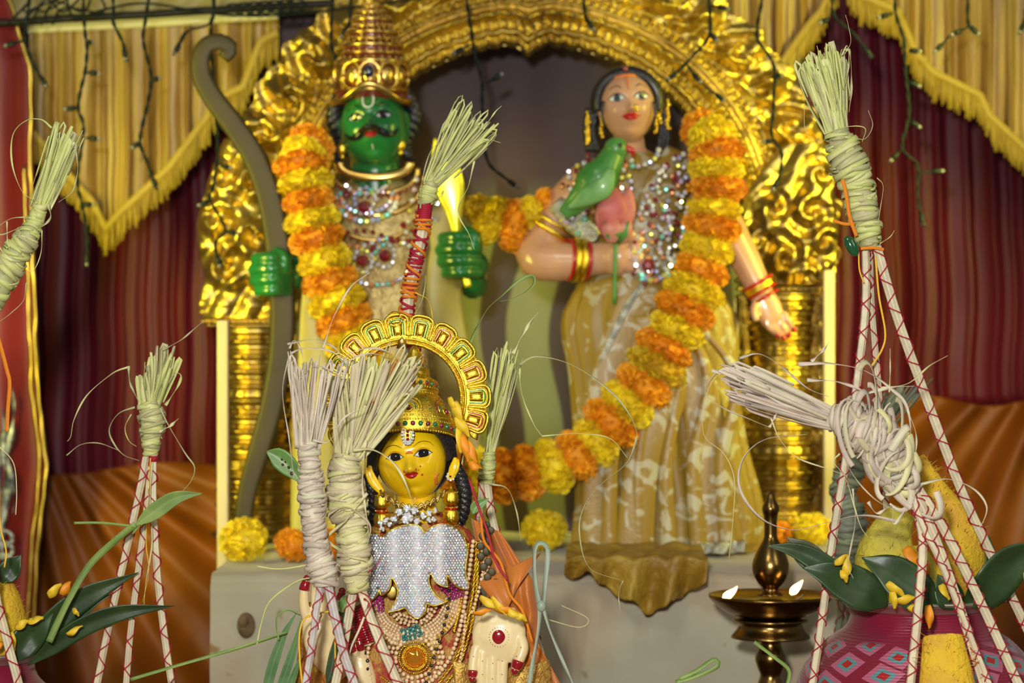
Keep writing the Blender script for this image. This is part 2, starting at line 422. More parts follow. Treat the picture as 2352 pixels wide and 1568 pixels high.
# front table that carries pots, lamp and goddess
ZT = .78
t = thing('front_table', (0, 2.3, 0), 'low table under a brown cloth carrying the pots and the seated goddess', 'table')
mb = MB(); box(mb, (-.75, 1.8, ZT - .03), (.75, 2.66, ZT)); obj('table_top', mb, mat('brown_table_cloth', (.3, .13, .05), .7, 0, (.2, .08, .03), 9), t)
for sx in (-.7, .7):
    for sy in (1.85, 2.61):
        mb = MB(); box(mb, (sx - .025, sy - .025, 0), (sx + .025, sy + .025, ZT - .03)); obj('leg', mb, creampaint, t)

# ---------------------------------------------------------------- gilded throne: arch, capitals, columns
def spiral(x, y, c):
    R_ = c[2] * 1.25; dx, dy = (x - c[0]) / R_, (y - c[1]) / R_; r = math.hypot(dx, dy)
    if r > 1.6: return 0
    a = math.atan2(dy, dx) * c[3]
    return G(r, 1.0) * (.5 + .5 * math.cos(a + 7 * r)) * c[2] * .5
F = Fr(3.13)
throne = thing('gilded_throne', F(1215, 1250), 'ornate gilded throne back with arch and baluster columns framing the two figures', 'throne')
AC = (1215, 520)
NT, NR = 760, 84
def arch_h(t, th):
    s = (th + .2) * 690  # arc length in px along the arch
    h = 0
    h += 12 * G(t - .035, .028) * (1 + .5 * math.cos(s * .30))                 # bead row on the inner rim
    h += 20 * G(t - .12, .035)
    h += 8 * G(t - .19, .03) * (.6 + .6 * math.cos(s * .22))
    h += 30 * G(t - .29, .05) * (1 + .12 * math.cos(s * .13 + t * 40))          # leaf torus
    h += 16 * G(t - .40, .03)
    h += 10 * G(t - .47, .03) * (1 + .6 * math.cos(s * .26))
    if t > .5:                                                                # scroll foliage
        cell = 118; k = math.floor(s / cell); q = (s / cell - k) - .5; p = (t - .72) * 2.1
        d = 1 if k % 2 else -1
        r = math.hypot(q * 1.15, p * .95); a = math.atan2(p, q)
        h += (34 * G(r, .55) * (.5 + .5 * math.cos(a * d + 9 * r)) + 14 * G(r, .2)) * sstep(.5, .57, t)
        h += 9 * abs(math.sin(s * .055 + t * 13)) * sstep(.55, .7, t)
    h += 9 * G(t - .6, .12) * math.sin(s * .05 + t * 30) + 5 * nz(s * .02, t * 12, 3) + 2 * nz(s * .12, t * 60, 7)
    return h
mb = MB()
def afn(u, v):
    th = lerp(-.16, PI + .16, u)
    s = (th + .2) * 690
    to = 1 + .022 * abs(math.sin(s * PI / 118)) + .006 * math.sin(s * .11)
    tt = v; R = lerp(1, to, max(0, (v - .6) / .4))
    crest = 16 * G(th - PI / 2, .05) * (1 - v) + 5 * abs(math.sin(s * .06)) * (1 - v) ** 3
    a = lerp(455 - crest * .4, 705 * R, tt); b = lerp(425 - crest * 1.6, 655 * R, tt)
    h = arch_h(v, th)
    if v in (0, 1): h = -26
    return F(AC[0] + a * math.cos(th), AC[1] - b * math.sin(th), h)
grid(mb, afn, NT, NR)
grid(mb, lambda u, v: (lambda p: Vector((p.x, F.Y + .02, p.z)))(afn(1 - u, [0, .5, 1][int(v * 2 + .1)] * .98 + .01)), 100, 2)
obj('arch', mb, gold_leaf, throne)
def relief(name, yA, yB, left, right, sp, bulge, seed, material, extra=None, n=(110, 130)):
    mb = MB()
    def fn(u, v):
        y = lerp(yA, yB, v); x = lerp(left(y), right(y), u)
        h = bulge * math.sqrt(max(0, 1 - (2 * u - 1) ** 2)) + sum(spiral(x, y, c) for c in sp) + 8 * nz(x * .016, y * .016, seed) + 1.5 * nz(x * .06, y * .06, seed)
        if extra: h += extra(x, y)
        if u in (0, 1) or v in (0, 1): h = -24
        return F(x, y, h + 16)
    grid(mb, fn, *n)
    grid(mb, lambda u, v: F(lerp(right(lerp(yA, yB, v)), left(lerp(yA, yB, v)), u), lerp(yA, yB, v), -26), 6, 12)
    return obj(name, mb, material, throne)
leafr = lambda x, y: 9 * abs(math.sin(x * .05 + y * .028)) 
relief('capital', 318, 735, lambda y: pl([(318, 520), (350, 505), (430, 478), (520, 452), (640, 470), (700, 458), (735, 468)], y),
       lambda y: pl([(318, 600), (400, 640), (500, 668), (735, 700)], y),
       [(515, 400, 46, 1), (590, 430, 50, -1), (505, 510, 50, -1), (590, 540, 56, 1), (520, 610, 48, 1), (620, 640, 50, -1), (660, 560, 36, 1), (480, 460, 26, 1)], 26, 2, gold_leaf, leafr)
relief('capital', 330, 655, lambda y: pl([(330, 1800), (420, 1715), (500, 1690), (655, 1700)], y),
       lambda y: pl([(330, 1900), (450, 1915), (520, 1925), (600, 1918), (655, 1902)], y),
       [(1770, 480, 44, 1), (1860, 490, 50, -1), (1880, 400, 40, 1), (1740, 560, 40, -1), (1800, 590, 46, 1), (1890, 560, 40, -1), (1860, 630, 34, 1)], 26, 5, gold_leaf, leafr)
def ledge(x0, x1, y0, y1):
    mb = MB()
    for k in range(4):
        y = lerp(y0, y1, (k + .5) / 4); r = (y1 - y0) / 8 * (1.25, .8, 1.0, .7)[k]; inset = (0, 8, 3, 14)[k]
        a = F(x0 + inset, y); b = F(x1 - inset, y)
        sweep(mb, [a.lerp(b, q / 30) for q in range(31)], r * F.s, (26 + r - inset) * F.s, 10)
    for k in range(int((x1 - x0) / 14)):
        ell(mb, F(x0 + 8 + k * 14, lerp(y0, y1, .66), 24), 5 * F.s, nu=8, nv=6)
    obj('ledge', mb, gold_leaf, throne)
ledge(462, 712, 712, 752); ledge(1688, 1916, 640, 676)
def column(cx, y0, y1, r0, r1, seed):
    mb = MB(); prof = []; H = (y1 - y0)
    for k in range(241):
        t = k / 240; y = t * H
        r = lerp(r0, r1, t) * (1 + .06 * math.sin(t * 9 + seed))
        r += 5.5 * math.cos(2 * PI * y / 34) + 3 * math.cos(2 * PI * y / 17 + 1) + (10 * G(t - .33, .02) + 14 * G(t - .66, .025) + 16 * G(t - .97, .02) + 10 * G(t - .02, .02))
        prof.append((r * F.s, -y * F.s))
    c = F(cx, y0, 0)
    lathe(mb, c, prof, 64, mod=lambda b, t: 1 + .028 * math.cos(b * 18) * (1 if int(t * 24) % 2 else .2))
    obj('column', mb, gold_leaf, throne)
column(590, 752, 1237, 74, 86, 1); column(1790, 676, 1237, 74, 80, 2)
# outer pilasters with stacked palmettes beside each column, and side strips
def pil(x0, x1, y0, y1, seed, rev):
    def ex(x, y):
        k = math.floor(y / 62); q = (y / 62 - k) - .5; p = (x - (x0 + x1) / 2) / ((x1 - x0) / 2)
        return 12 * abs(math.cos(math.atan2(p, q + .55) * 4)) * G(math.hypot(p * .7, q), .8)
    relief('pilaster', y0, y1, lambda y: x0 + (y - y0) * .1 * rev, lambda y: x1 + (y - y0) * (.02 * rev), [], 14, seed, gold_leaf, ex, (44, 160))
pil(525, 560, 752, 1236, 3, 1); pil(664, 700, 752, 1236, 4, 0); pil(1690, 1722, 676, 1236, 6, 0); pil(1858, 1888, 676, 1236, 7, -.2)
# ---------------------------------------------------------------- faces
FEM = dict(nose=.2, lips=.055, chin=.07, taper=.12, cheek=.05, jaw=.0)
MAL = dict(nose=.24, lips=.05, chin=.08, taper=.0, cheek=.03, jaw=.08)
def head_mb(k, nu=110, nv=80):
    """unit head: half height 1, front is -Y, up is +Z"""
    v = []; f = []
    def pt(a, b):
        x = math.sin(a) * math.cos(b); y = math.sin(a) * math.sin(b); z = math.cos(a)
        tz = k['taper'] * sstep(.2, -1, z)
        X = x * (.80 - tz * .8 + k['jaw'] * G(z + .5, .35)); Y = y * (.92 if y > 0 else .80 - .12 * sstep(0, -1, z)); Z = z
        if y < 0:
            fr = min(1, -y * 1.6)
            d = k['nose'] * .55 * G(X, .085) * sstep(.32, -.05, z) * sstep(-.26, -.18, z) + k['nose'] * G(X, .10) * G(z + .13, .13)
            d += k['nose'] * .38 * (G(X - .115, .06) + G(X + .115, .06)) * G(z + .17, .07)
            d -= .085 * (G(X - .31, .17) + G(X + .31, .17)) * G(z - .14, .13)
            d += .035 * (G(X - .30, .22) + G(X + .30, .22)) * G(z - .34, .07) - .02 * G(X, .07) * G(z - .2, .08)
            d += k['cheek'] * (G(X - .42, .2) + G(X + .42, .2)) * G(z + .2, .22)
            d += k['lips'] * G(X, .2) * G(z + .44, .12) - .025 * G(X, .2) * G(z + .63, .06)
            d += k['chin'] * G(X, .2) * G(z + .8, .13)
            Y -= d * fr
        return Vector((X, Y, Z))
    v.append(pt(0, 0))
    for j in range(1, nv):
        for i in range(nu): v.append(pt(PI * j / nv, 2 * PI * i / nu))
    v.append(pt(PI, 0))
    for i in range(nu): f.append((0, 1 + i, 1 + (i + 1) % nu)); f.append((len(v) - 1, 1 + (nv - 2) * nu + (i + 1) % nu, 1 + (nv - 2) * nu + i))
    for j in range(nv - 2):
        for i in range(nu):
            a = 1 + j * nu + i; b = 1 + j * nu + (i + 1) % nu; f.append((a, a + nu, b + nu, b))
    return MB().add(v, f)

class Head:
    def __init__(s, kind, C, R, roll=0, yaw=0, pitch=0, wx=1.0):
        s.mb = head_mb(kind); s.C = Vector(C); s.R = R
        s.M = Matrix.Rotation(roll, 3, 'Y') @ Matrix.Rotation(yaw, 3, 'Z') @ Matrix.Rotation(pitch, 3, 'X') @ Matrix.Diagonal((R * wx, R, R))
        s.bvh = BVHTree.FromPolygons([Vector(p) for p in s.mb.v], s.mb.f)
    def W(s, p): return s.C + s.M @ Vector(p)
    def surf(s, x, z, off=.01):
        h = s.bvh.ray_cast(Vector((x, -3, z)), Vector((0, 1, 0)))
        return s.W((x, (h[0].y if h[0] else -.1) - off, z))
    def head(s): m = MB(); return m.add([s.W(p) for p in s.mb.v], s.mb.f)
    def tube(s, mb, P, r, off=.004, n=24, rt=None):
        Q = [s.surf(p.x, p.y, off) for p in spline([(x, z, 0) for x, z in P], n)]
        return sweep(mb, Q, (lambda t: val(r, t) * s.R), None if rt is None else rt * s.R, 8)
    def lens(s, mb, x0, x1, lo, hi, off=.01, bulge=.03, nu=20, nv=10):
        def fn(u, v):
            x = lerp(x0, x1, u); t = lo(u) + (hi(u) - lo(u)) * v
            e = 4 * v * (1 - v) * min(1, 4 * u * (1 - u) * 1.2)
            return s.surf(x, t, off + bulge * e)
        grid(mb, fn, nu, nv, s.M @ Vector((0, .03, 0)))
        return mb
def eyes(H, parent, iris_m, lid_m, brow_m, zx=.13, sc=1, gaze=0, brow_z=.36, white=None, xs=.31, lidt=.016, iris_r=.075):
    for sg in (-1, 1):
        cx = xs * sg; w_ = .165 * sc
        lo = lambda u, cx=cx: zx - .055 * sc * math.sin(PI * u) ** .9 - .01 * (u if cx > 0 else 1 - u) * 0
        hi = lambda u: zx + .085 * sc * math.sin(PI * u) ** .7
        mb = MB(); H.lens(mb, cx - w_, cx + w_, lo, hi, .012, .035)
        ey = obj('eye_white', mb, white or eye_white, parent)
        mb = MB(); ix = cx + gaze
        r_ = iris_r * sc
        def fi(u, v):
            a = u * 2 * PI; rr = r_ * v; x = ix + rr * math.cos(a); z = zx + .012 + rr * math.sin(a) * .95
            return H.surf(x, min(max(z, zx - .05 * sc), zx + .078 * sc), .045 + .012 * (1 - v * v))
        grid(mb, fi, 24, 4); obj('iris', mb, iris_m, parent)
        mb = MB()
        H.tube(mb, [(cx - w_ - .02, zx - .01), (cx - w_ * .5, zx + .07 * sc), (cx, zx + .09 * sc), (cx + w_ * .5, zx + .07 * sc), (cx + w_ + .02, zx - .01)], [.006, lidt, lidt * 1.2, lidt, .006], .03)
        H.tube(mb, [(cx - w_, zx), (cx - w_ * .4, zx - .05 * sc), (cx + w_ * .4, zx - .05 * sc), (cx + w_, zx)], [.004, .008, .008, .004], .026)
        obj('eyelid_line', mb, lid_m, parent)
        if brow_m:
            mb = MB(); a = cx - sg * .17; b = cx + sg * .2
            H.tube(mb, [(a, brow_z - .03), (cx, brow_z + .05), (b, brow_z - .05)], [.008, .018, .014, .004], .006)
            obj('eyebrow', mb, brow_m, parent)
def lips(H, parent, m, z=-.44, w_=.2, h=1):
    mb = MB()
    H.lens(mb, -w_, w_, lambda u: z - .005, lambda u: z + (.075 - .022 * G(u - .5, .08)) * h * math.sin(PI * u) ** .7, .012, .03)
    H.lens(mb, -w_ * .9, w_ * .9, lambda u: z - .09 * h * math.sin(PI * u) ** .7, lambda u: z, .012, .045)
    return obj('lips', mb, m, parent)
def ear(mb, H, sg, R=.16, z=.02):
    c = Vector((.8 * sg, .06, z))
    M = H.M.copy()
    P = [H.W(c + Vector((sg * .05 * math.sin(a * 1.2), .10 * math.sin(a) - .05, .24 * math.cos(a)))) for a in [k * PI / 8 for k in range(-1, 9)]]
    sweep(mb, spline(P, 20), .05 * H.R, .045 * H.R, 8)
    ell(mb, H.W(c + Vector((sg * -.02, .02, -.02))), .07 * H.R, .11 * H.R, .22 * H.R)
    ell(mb, H.W(c + Vector((0, -.03, -.27))), .055 * H.R, .06 * H.R, .09 * H.R)

eye_white = mat('painted_eye_white', (.85, .85, .82), .15, coat=.5)
black_paint = mat('black_gloss_paint', (.008, .008, .01), .2, coat=.4)
iris_m = mat('black_iris', (.01, .008, .01), .08, coat=1)
iris_grey = mat('grey_iris', (.05, .07, .09), .15, coat=.6)
red_lip = mat('red_lip_paint', (.5, .012, .012), .25, coat=.5)
green_skin = mat('green_gloss_paint', (.012, .18, .035), .28, 0, (.008, .13, .028), 25, coat=.6, spec=.6)
pink_skin = mat('flesh_gloss_paint', (.66, .36, .22), .3, 0, (.58, .3, .17), 14, coat=.5)
yellow_skin = mat('turmeric_yellow_paint', (1, .68, .008), .25, 0, (.97, .6, .006), 12, coat=.6)
orange_blush = mat('orange_paint', (.75, .2, .03), .4)
white_paint = mat('white_paint', (.75, .75, .72), .4)
hair_m = mat('black_hair_paint', (.012, .011, .013), .35, coat=.3, bump=.8, bs=300, bdist=.002)
beige_skin = mat('ivory_yellow_resin', (.86, .7, .36), .38, 0, (.84, .66, .34), 20, coat=.2, sss=.1)
nail_red = mat('dark_red_gloss', (.3, .004, .012), .12, coat=1)
stone_w = mat('white_rhinestone', (.85, .87, .95), .12, .35, rand=[(.95, .95, 1), (.75, .8, 1), (1, .95, .85), (.95, .98, 1), (1, .85, .9), (.8, 1, .95), (1, 1, 1)])
stone_mix = mat('mixed_rhinestone', (.9, .9, .9), .14, .5, rand=[(.95, .95, 1), (.6, .65, 1), (1, .95, .2), (.95, .98, 1), (1, .45, .2), (.35, 1, .85), (1, 1, .9), (.85, .7, 1), (.9, .9, .9)])
stone_red = mat('ruby_red_stone', (.22, .004, .02), .1, 0, coat=1, spec=1)
stone_green = mat('green_stone', (.004, .16, .06), .1, 0, coat=1, spec=1)
pearl_m = mat('pearl', (.88, .66, .4), .2, 0, (.82, .56, .3), 300, coat=.8, spec=.8)
GEMV = []
def gem(mb, c, r, rnd, flat=.7):
    """faceted stone, table towards the viewer, slightly tipped"""
    c = Vector(c); tx, tz = rnd.uniform(-.16, .16), rnd.uniform(-.16, .16)
    n = 6; a0 = rnd.uniform(0, 1); v = []
    for rr, y in ((.45, -flat), (1, -.15), (.5, .5)):
        for k in range(n):
            a = a0 + 2 * PI * k / n; x, z = rr * math.cos(a), rr * math.sin(a)
            v.append(c + Vector((x * r, (y + x * tx + z * tz) * r, z * r)))
    f = [tuple(range(n))[::-1]]
    for j in range(2):
        for k in range(n): f.append((j * n + k, j * n + (k + 1) % n, (j + 1) * n + (k + 1) % n, (j + 1) * n + k))
    return mb.add(v, f)
def ball(mb, c, r, nu=8, nv=6): return ell(mb, c, r, nu=nu, nv=nv)

def fist(mb, F, cx, cy, d, r, side=1, dirn=1):
    """four fingers curled round a vertical shaft; d: depth of the shaft, side: where the palm is"""
    s = F.s
    ell(mb, F(cx, cy, d - r * .1), r * .62 * s, r * .55 * s, r * .9 * s)
    for k in range(4):
        y = cy - r * .66 + k * r * .44; rr = r * (.25, .265, .25, .22)[k] * s; w_ = r * (.86, .95, .9, .76)[k]
        P = [F(cx + side * r * .5, y, d + r * .1), F(cx - side * w_ * .25, y, d + r * .62), F(cx - side * w_, y + 1, d + r * .2), F(cx - side * w_ * .75, y + 2, d - r * .35), F(cx - side * .1 * r, y + 2, d - r * .5)]
        sweep(mb, spline(P, 22), [rr, rr * 1.08, rr, rr, rr * .8], None, 10)
    P = [F(cx + side * r * .3, cy - r * .1, d + r * .35), F(cx + side * r * .3, cy - r * .7, d + r * .45), F(cx - side * r * .15, cy - r * .98, d + r * .4)]
    sweep(mb, spline(P, 14), [r * .28 * s, r * .26 * s, r * .2 * s], None, 10)

def loft(mb, F, rings, n=48, mod=None):
    """rings: (y, cx, rx, ry, depth) in px"""
    K = len(rings) * 6; v = []; f = []
    A = [Vector(r[:3]) for r in rings]; B = [Vector((r[3], r[4], 0)) for r in rings]
    def samp(t):
        x = t * (len(rings) - 1); i = min(int(x), len(rings) - 2); u = x - i
        p, q, r, w = (rings[max(i - 1, 0)], rings[i], rings[i + 1], rings[min(i + 2, len(rings) - 1)])
        return [.5 * (2 * b + (c - a) * u + (2 * a - 5 * b + 4 * c - d) * u * u + (3 * b - a - 3 * c + d) * u ** 3) if k else lerp(b, c, u) for k, (a, b, c, d) in enumerate(zip(p, q, r, w))]
    for j in range(K + 1):
        y, cx, rx, ry, dd = samp(j / K)
        for i in range(n):
            a = 2 * PI * i / n; m = mod(a, j / K, y) if mod else 1
            v.append(F(cx + rx * m * math.cos(a), y, dd + ry * m * math.sin(a)))
    for j in range(K):
        for i in range(n): f.append((j * n + i, (j + 1) * n + i, (j + 1) * n + (i + 1) % n, j * n + (i + 1) % n))
    f.append(tuple(range(n))); f.append(tuple(K * n + k for k in range(n))[::-1])
    return mb.add(v, f)
def on_ell(F, cx, d0, rx, ry, x, y, off=3):
    q = max(0, 1 - ((x - cx) / rx) ** 2); return F(x, y, d0 + ry * math.sqrt(q) + off)

# ---------------------------------------------------------------- green-faced figure with the bow
def print_nodes(c1, c2, scale, th):
    def ex(nt, b, tc, mp):
        N = nt.nodes; L = nt.links
        n1 = N.new('ShaderNodeTexNoise'); n1.inputs['Scale'].default_value = scale; n1.inputs['Detail'].default_value = 2.5; n1.inputs['Distortion'].default_value = 1.2
        L.new(tc.outputs['Object'], n1.inputs[0]); cr = N.new('ShaderNodeValToRGB'); E = cr.color_ramp.elements
        E[0].position = th; E[0].color = (*c1, 1); E[1].position = th + .05; E[1].color = (*c2, 1)
        L.new(n1.outputs[0], cr.inputs[0]); L.new(cr.outputs[0], b.inputs['Base Color'])
    return ex
brocade = mat('beige_gold_brocade', (.58, .44, .16), .4, .4, (.36, .24, .07), 60, bump=.8, bs=250, bdist=.002)
pale_yellow = mat('pale_yellow_silk', (.46, .39, .11), .45, 0, (.36, .28, .08), 6, bump=.2, bs=200)
crown_red = mat('maroon_crown_enamel', (.16, .015, .012), .3, coat=.5)
crown_gold = mat('crown_gold', (.8, .55, .16), .28, 1, (.6, .36, .08), 40)
F = Fr(2.97); s = F.s
green_statue = thing('green_faced_statue', F(860, 1268), 'painted statue with a green moustached face and tall striped gold crown', 'statue')
H = Head(MAL, F(861, 296, 40), 94 * s, roll=math.radians(-6), yaw=math.radians(-4), pitch=math.radians(-4), wx=1.0)
mb = H.head(); ear(mb, H, -1); ear(mb, H, 1)
sweep(mb, [F(862, 360, 12), F(864, 470, 0)], [56 * s, 60 * s], None, 20)
loft(mb, F, [(410, 866, 40, 34, 0), (432, 872, 110, 48, 0), (470, 876, 128, 54, 0), (600, 880, 112, 52, 0), (700, 878, 104, 50, 0), (760, 876, 112, 54, 0)])
for sg, sh, el_, ha in ((-1, (762, 470, 0), (672, 600, -30), (660, 640, 12)), (1, (985, 470, 0), (1085, 650, -20), (1075, 600, 14))):
    P = spline([F(*sh), F((sh[0] + el_[0]) / 2 + 4 * sg, (sh[1] + el_[1]) / 2, -12), F(*el_), F((el_[0] + ha[0]) / 2, (el_[1] + ha[1]) / 2 + 12, 8), F(*ha)], 24)
    sweep(mb, P, [42 * s, 40 * s, 36 * s, 34 * s, 28 * s], None, 18)
fist(mb, F, 643, 632, 52, 56, side=1); fist(mb, F, 1072, 588, 52, 60, side=1)
ell(mb, F(668, 640, 30), 30 * s); ell(mb, F(1090, 610, 28), 34 * s)
body = obj('body', mb, green_skin, green_statue, origin=F(860, 1268)); remesh(body, .0019, 3)
eyes(H, body, iris_m, black_paint, black_paint, white=mat('dull_eye_white', (.6, .62, .6), .5), zx=.16, sc=1.1, brow_z=.42, xs=.34, lidt=.03, iris_r=.085)
lips(H, body, red_lip, z=-.28, w_=.17, h=.8)
mb = MB()
for sg in (-1, 1):
    H.tube(mb, [(0, -.14), (sg * .16, -.17), (sg * .34, -.29), (sg * .52, -.30), (sg * .66, -.16)], [.06, .095, .095, .06, .015], .03)
obj('moustache', mb, black_paint, body)
mb = MB(); H.tube(mb, [(-.13, .72), (-.13, .52), (-.09, .42), (0, .38), (.09, .42), (.13, .52), (.13, .72)], .022, .01); H.tube(mb, [(0, -.62), (0, -.5)], .012, .02)
obj('forehead_mark', mb, white_paint, body)
mb = MB(); rnd = random.Random(4)
for sg in (-1, 1):
    for k in range(9):
        y0 = 225 + k * 16; x0 = 860 + sg * (74 + 12 * math.sin(k * .7))
        P = spline([F(x0 - sg * 10, y0 - 20, 10), F(x0 + sg * 8, y0, 16), F(x0 + sg * 16, y0 + 16, 12), F(x0 + sg * 6, y0 + 26, 16)], 10)
        sweep(mb, P, [10 * s, 14 * s, 12 * s, 5 * s], None, 8)
ell(mb, F(860, 270, -20), 96 * s, 60 * s, 90 * s)
obj('hair', mb, hair_m, green_statue)
# crown
cr = MB(); cg = MB()
prof = [(86, 0), (90, 10), (84, 30), (80, 60), (78, 90), (80, 100), (70, 112), (66, 130), (68, 138), (56, 148), (54, 160), (56, 168), (46, 178), (42, 190), (44, 198), (34, 206), (28, 216), (22, 224), (8, 232), (0.1, 238)]
lathe(cr, F(855, 246, 20), [(r * s * .97, z * s) for r, z in smoothprof(prof, 4)], 48)
cr.v = [(x, y, z + .019 * max(0, (F.Y - 20 * s - y) / (86 * s)) ** 6 * max(0, 1 - (z - F(0, 246).z) / (30 * s))) if z < F(0, 216).z else (x, y, z) for x, y, z in cr.v]
obj('crown_cap', cr, crown_red, green_statue)
ax = lambda z: F(855, 246 - z, 20)
for z, r, t in ((6, 90, 8), (32, 84, 4), (98, 80, 7), (118, 68, 4), (136, 67, 6), (150, 57, 4), (166, 56, 6), (180, 46, 4), (196, 44, 6), (212, 32, 5), (226, 20, 5)):
    P = [ax(z) + Vector((r * s * math.cos(a), -r * s * math.sin(a), (.019 if z == 6 else 0) * (max(0, math.sin(a)) ** 6))) for a in [2 * PI * k / 60 for k in range(61)]]
    sweep(cg, P, t * s, None, 8)
    for k in range(26):
        a = 2 * PI * k / 26
        if z > 20: ball(cg, ax(z + t * 1.2) + Vector((r * .97 * s * math.cos(a), -r * .97 * s * math.sin(a), 0)), 3.4 * s, 6, 5)
for a in [PI / 2 + k * .52 for k in (-2, -1, 0, 1, 2)]:      # petals of the front plate
    c = ax(64) + Vector((80 * s * math.cos(a), -80 * s * math.sin(a), 0)); M = Matrix.Rotation(-(a - PI / 2), 3, 'Z')
    P = [c + M @ Vector((24 * s * math.cos(q), -3 * s, 30 * s * math.sin(q))) for q in [2 * PI * k / 28 for k in range(29)]]
    sweep(cg, P, 5 * s, None, 8); ell(cg, c, 17 * s, 8 * s, 22 * s, M=M)
obj('crown_rings', cg, crown_gold, green_statue)
mb = MB(); ell(mb, ax(70) + Vector((-2 * s, -90 * s, 0)), 13 * s, 8 * s, 14 * s); obj('crown_jewel', mb, mat('dark_blue_enamel', (.01, .012, .05), .15, coat=1), green_statue)
# clothes and ornaments
mb = MB()
loft(mb, F, [(414, 866, 60, 50, 0), (436, 872, 122, 60, 0), (480, 878, 138, 66, 0), (600, 884, 122, 62, 0), (700, 880, 114, 60, 0), (800, 876, 130, 66, 0), (1000, 872, 150, 72, 0), (1256, 870, 170, 80, 0)],
     n=96, mod=lambda a, t, y: 1 + (.035 * math.sin(a * 22) * sstep(620, 760, y)) + .01 * math.sin(y * .12 + 3 * a))
obj('robe', mb, brocade, green_statue)
mb = MB()
def shawl(path, w_, dd):
    P = spline([F(x, y, d) for x, y, d in path], 40)
    sweep(mb, P, [v_ * s for v_ in w_], dd * s, 12, twist=lambda t: .25 * math.sin(t * 7))
shawl([(1010, 470, 30), (1030, 560, 40), (1020, 680, 44), (1040, 820, 50), (1060, 1000, 50), (1050, 1250, 50)], (40, 44, 40, 48, 54, 60), 9)
shawl([(740, 470, 10), (745, 560, 30), (726, 700, 44), (722, 900, 48), (730, 1250, 50)], (20, 30, 44, 54, 60), 12)
obj('shawl', mb, pale_yellow, green_statue)
mb = MB(); mg = MB(); mr = MB()
for k, (wd, y0, dep) in enumerate(((80, 376, 34), (98, 388, 60), (112, 404, 92), (120, 424, 130))):
    P = [on_ell(F, 870, 0, 150, 66, 864 + wd * math.cos(a), y0 + dep * math.sin(a) ** .8, 2) for a in [PI * q / 40 for q in range(41)]]
    sweep(mg, P, (11, 6, 9, 5)[k] * s, 5 * s, 8)
    if k in (1, 3):
        for q in range(2, 40, 2): ball(mr, P[q] + Vector((0, -6 * s, -9 * s)), 4 * s)
obj('collar_necklace', mg, crown_gold, green_statue); obj('ruby_beads', mr, stone_red, green_statue)
for x, y in ((791, 347), (924, 338)):
    mb = MB(); ell(mb, F(x, y, 70), 11 * s, 9 * s, 15 * s); ball(mb, F(x, y + 18, 70), 6 * s)
    obj('earring', mb, jewel_gold, green_statue)

def jewel(F, t0, setting, plan, seed, surf):
    """necklace of faceted stones: plan = list of (points, radius, kind)"""
    base = MB(); mbs = {'w': MB(), 'r': MB(), 'g': MB()}; rnd = random.Random(seed)
    for P, r, k in plan:
        for p in P:
            q = surf(*p); q = q + Vector((rnd.uniform(-1, 1), 0, rnd.uniform(-1, 1))) * F.s
            gem(mbs[k], q + Vector((0, -r * .6 * F.s, 0)), r * 1.25 * F.s, rnd)
            ell(base, q + Vector((0, r * .3 * F.s, 0)), r * 1.4 * F.s, r * .6 * F.s, r * 1.4 * F.s, nu=8, nv=4)
    t = obj('jewelled_necklace', base, setting, t0, label='sparkling rhinestone and ruby necklace')
    obj('rhinestone', mbs['w'], stone_mix, t, smooth=False, kind='stuff')
    if mbs['r'].v: obj('ruby', mbs['r'], stone_red, t, smooth=False, kind='stuff')
    if mbs['g'].v: obj('emerald', mbs['g'], stone_green, t, smooth=False, kind='stuff')
    return t
def arc(cx, cy, rx, ry, a0, a1, n): return [(cx + rx * math.cos(math.radians(lerp(a0, a1, k / (n - 1)))), cy + ry * math.sin(math.radians(lerp(a0, a1, k / (n - 1))))) for k in range(n)]
sf = lambda x, y: on_ell(F, 880, 0, 140, 66, x, y, 12)
plan = [(arc(846, 450, 72, 62, 8, 172, 17), 6, 'w'), (arc(846, 445, 60, 48, 5, 175, 15), 5, 'w'), (arc(842, 462, 24, 26, 0, 340, 12), 5, 'w'), (arc(846, 420, 48, 30, 20, 160, 9), 5, 'w'),
        ([(842, 480)], 12, 'r'), ([(800, 452), (884, 446), (860, 575), (905, 555), (930, 520)], 6, 'r'), ([(835, 430), (890, 426)], 6, 'g'),
        ([(790 + k * 17, 560 + 10 * math.sin(k * .8)) for k in range(11)], 5, 'w'), ([(785 + k * 19, 545 - 12 * math.sin(k * .6)) for k in range(9)], 4.5, 'r'),
        (arc(838, 602, 22, 26, 0, 330, 11), 5, 'w'), (arc(888, 590, 22, 26, 0, 330, 11), 5, 'w'), ([(838, 602), (888, 590)], 11, 'r'), (arc(870, 600, 80, 56, 20, 160, 17), 5, 'w'),
        ([(930 + k * 5, 560 - k * 24) for k in range(7)], 5, 'w'), ([(945 + k * 5, 556 - k * 22) for k in range(7)], 4.5, 'r'), (arc(1000, 488, 16, 20, 0, 330, 9), 4.5, 'w')]
jewel(F, green_statue, crown_gold, plan, 3, sf)

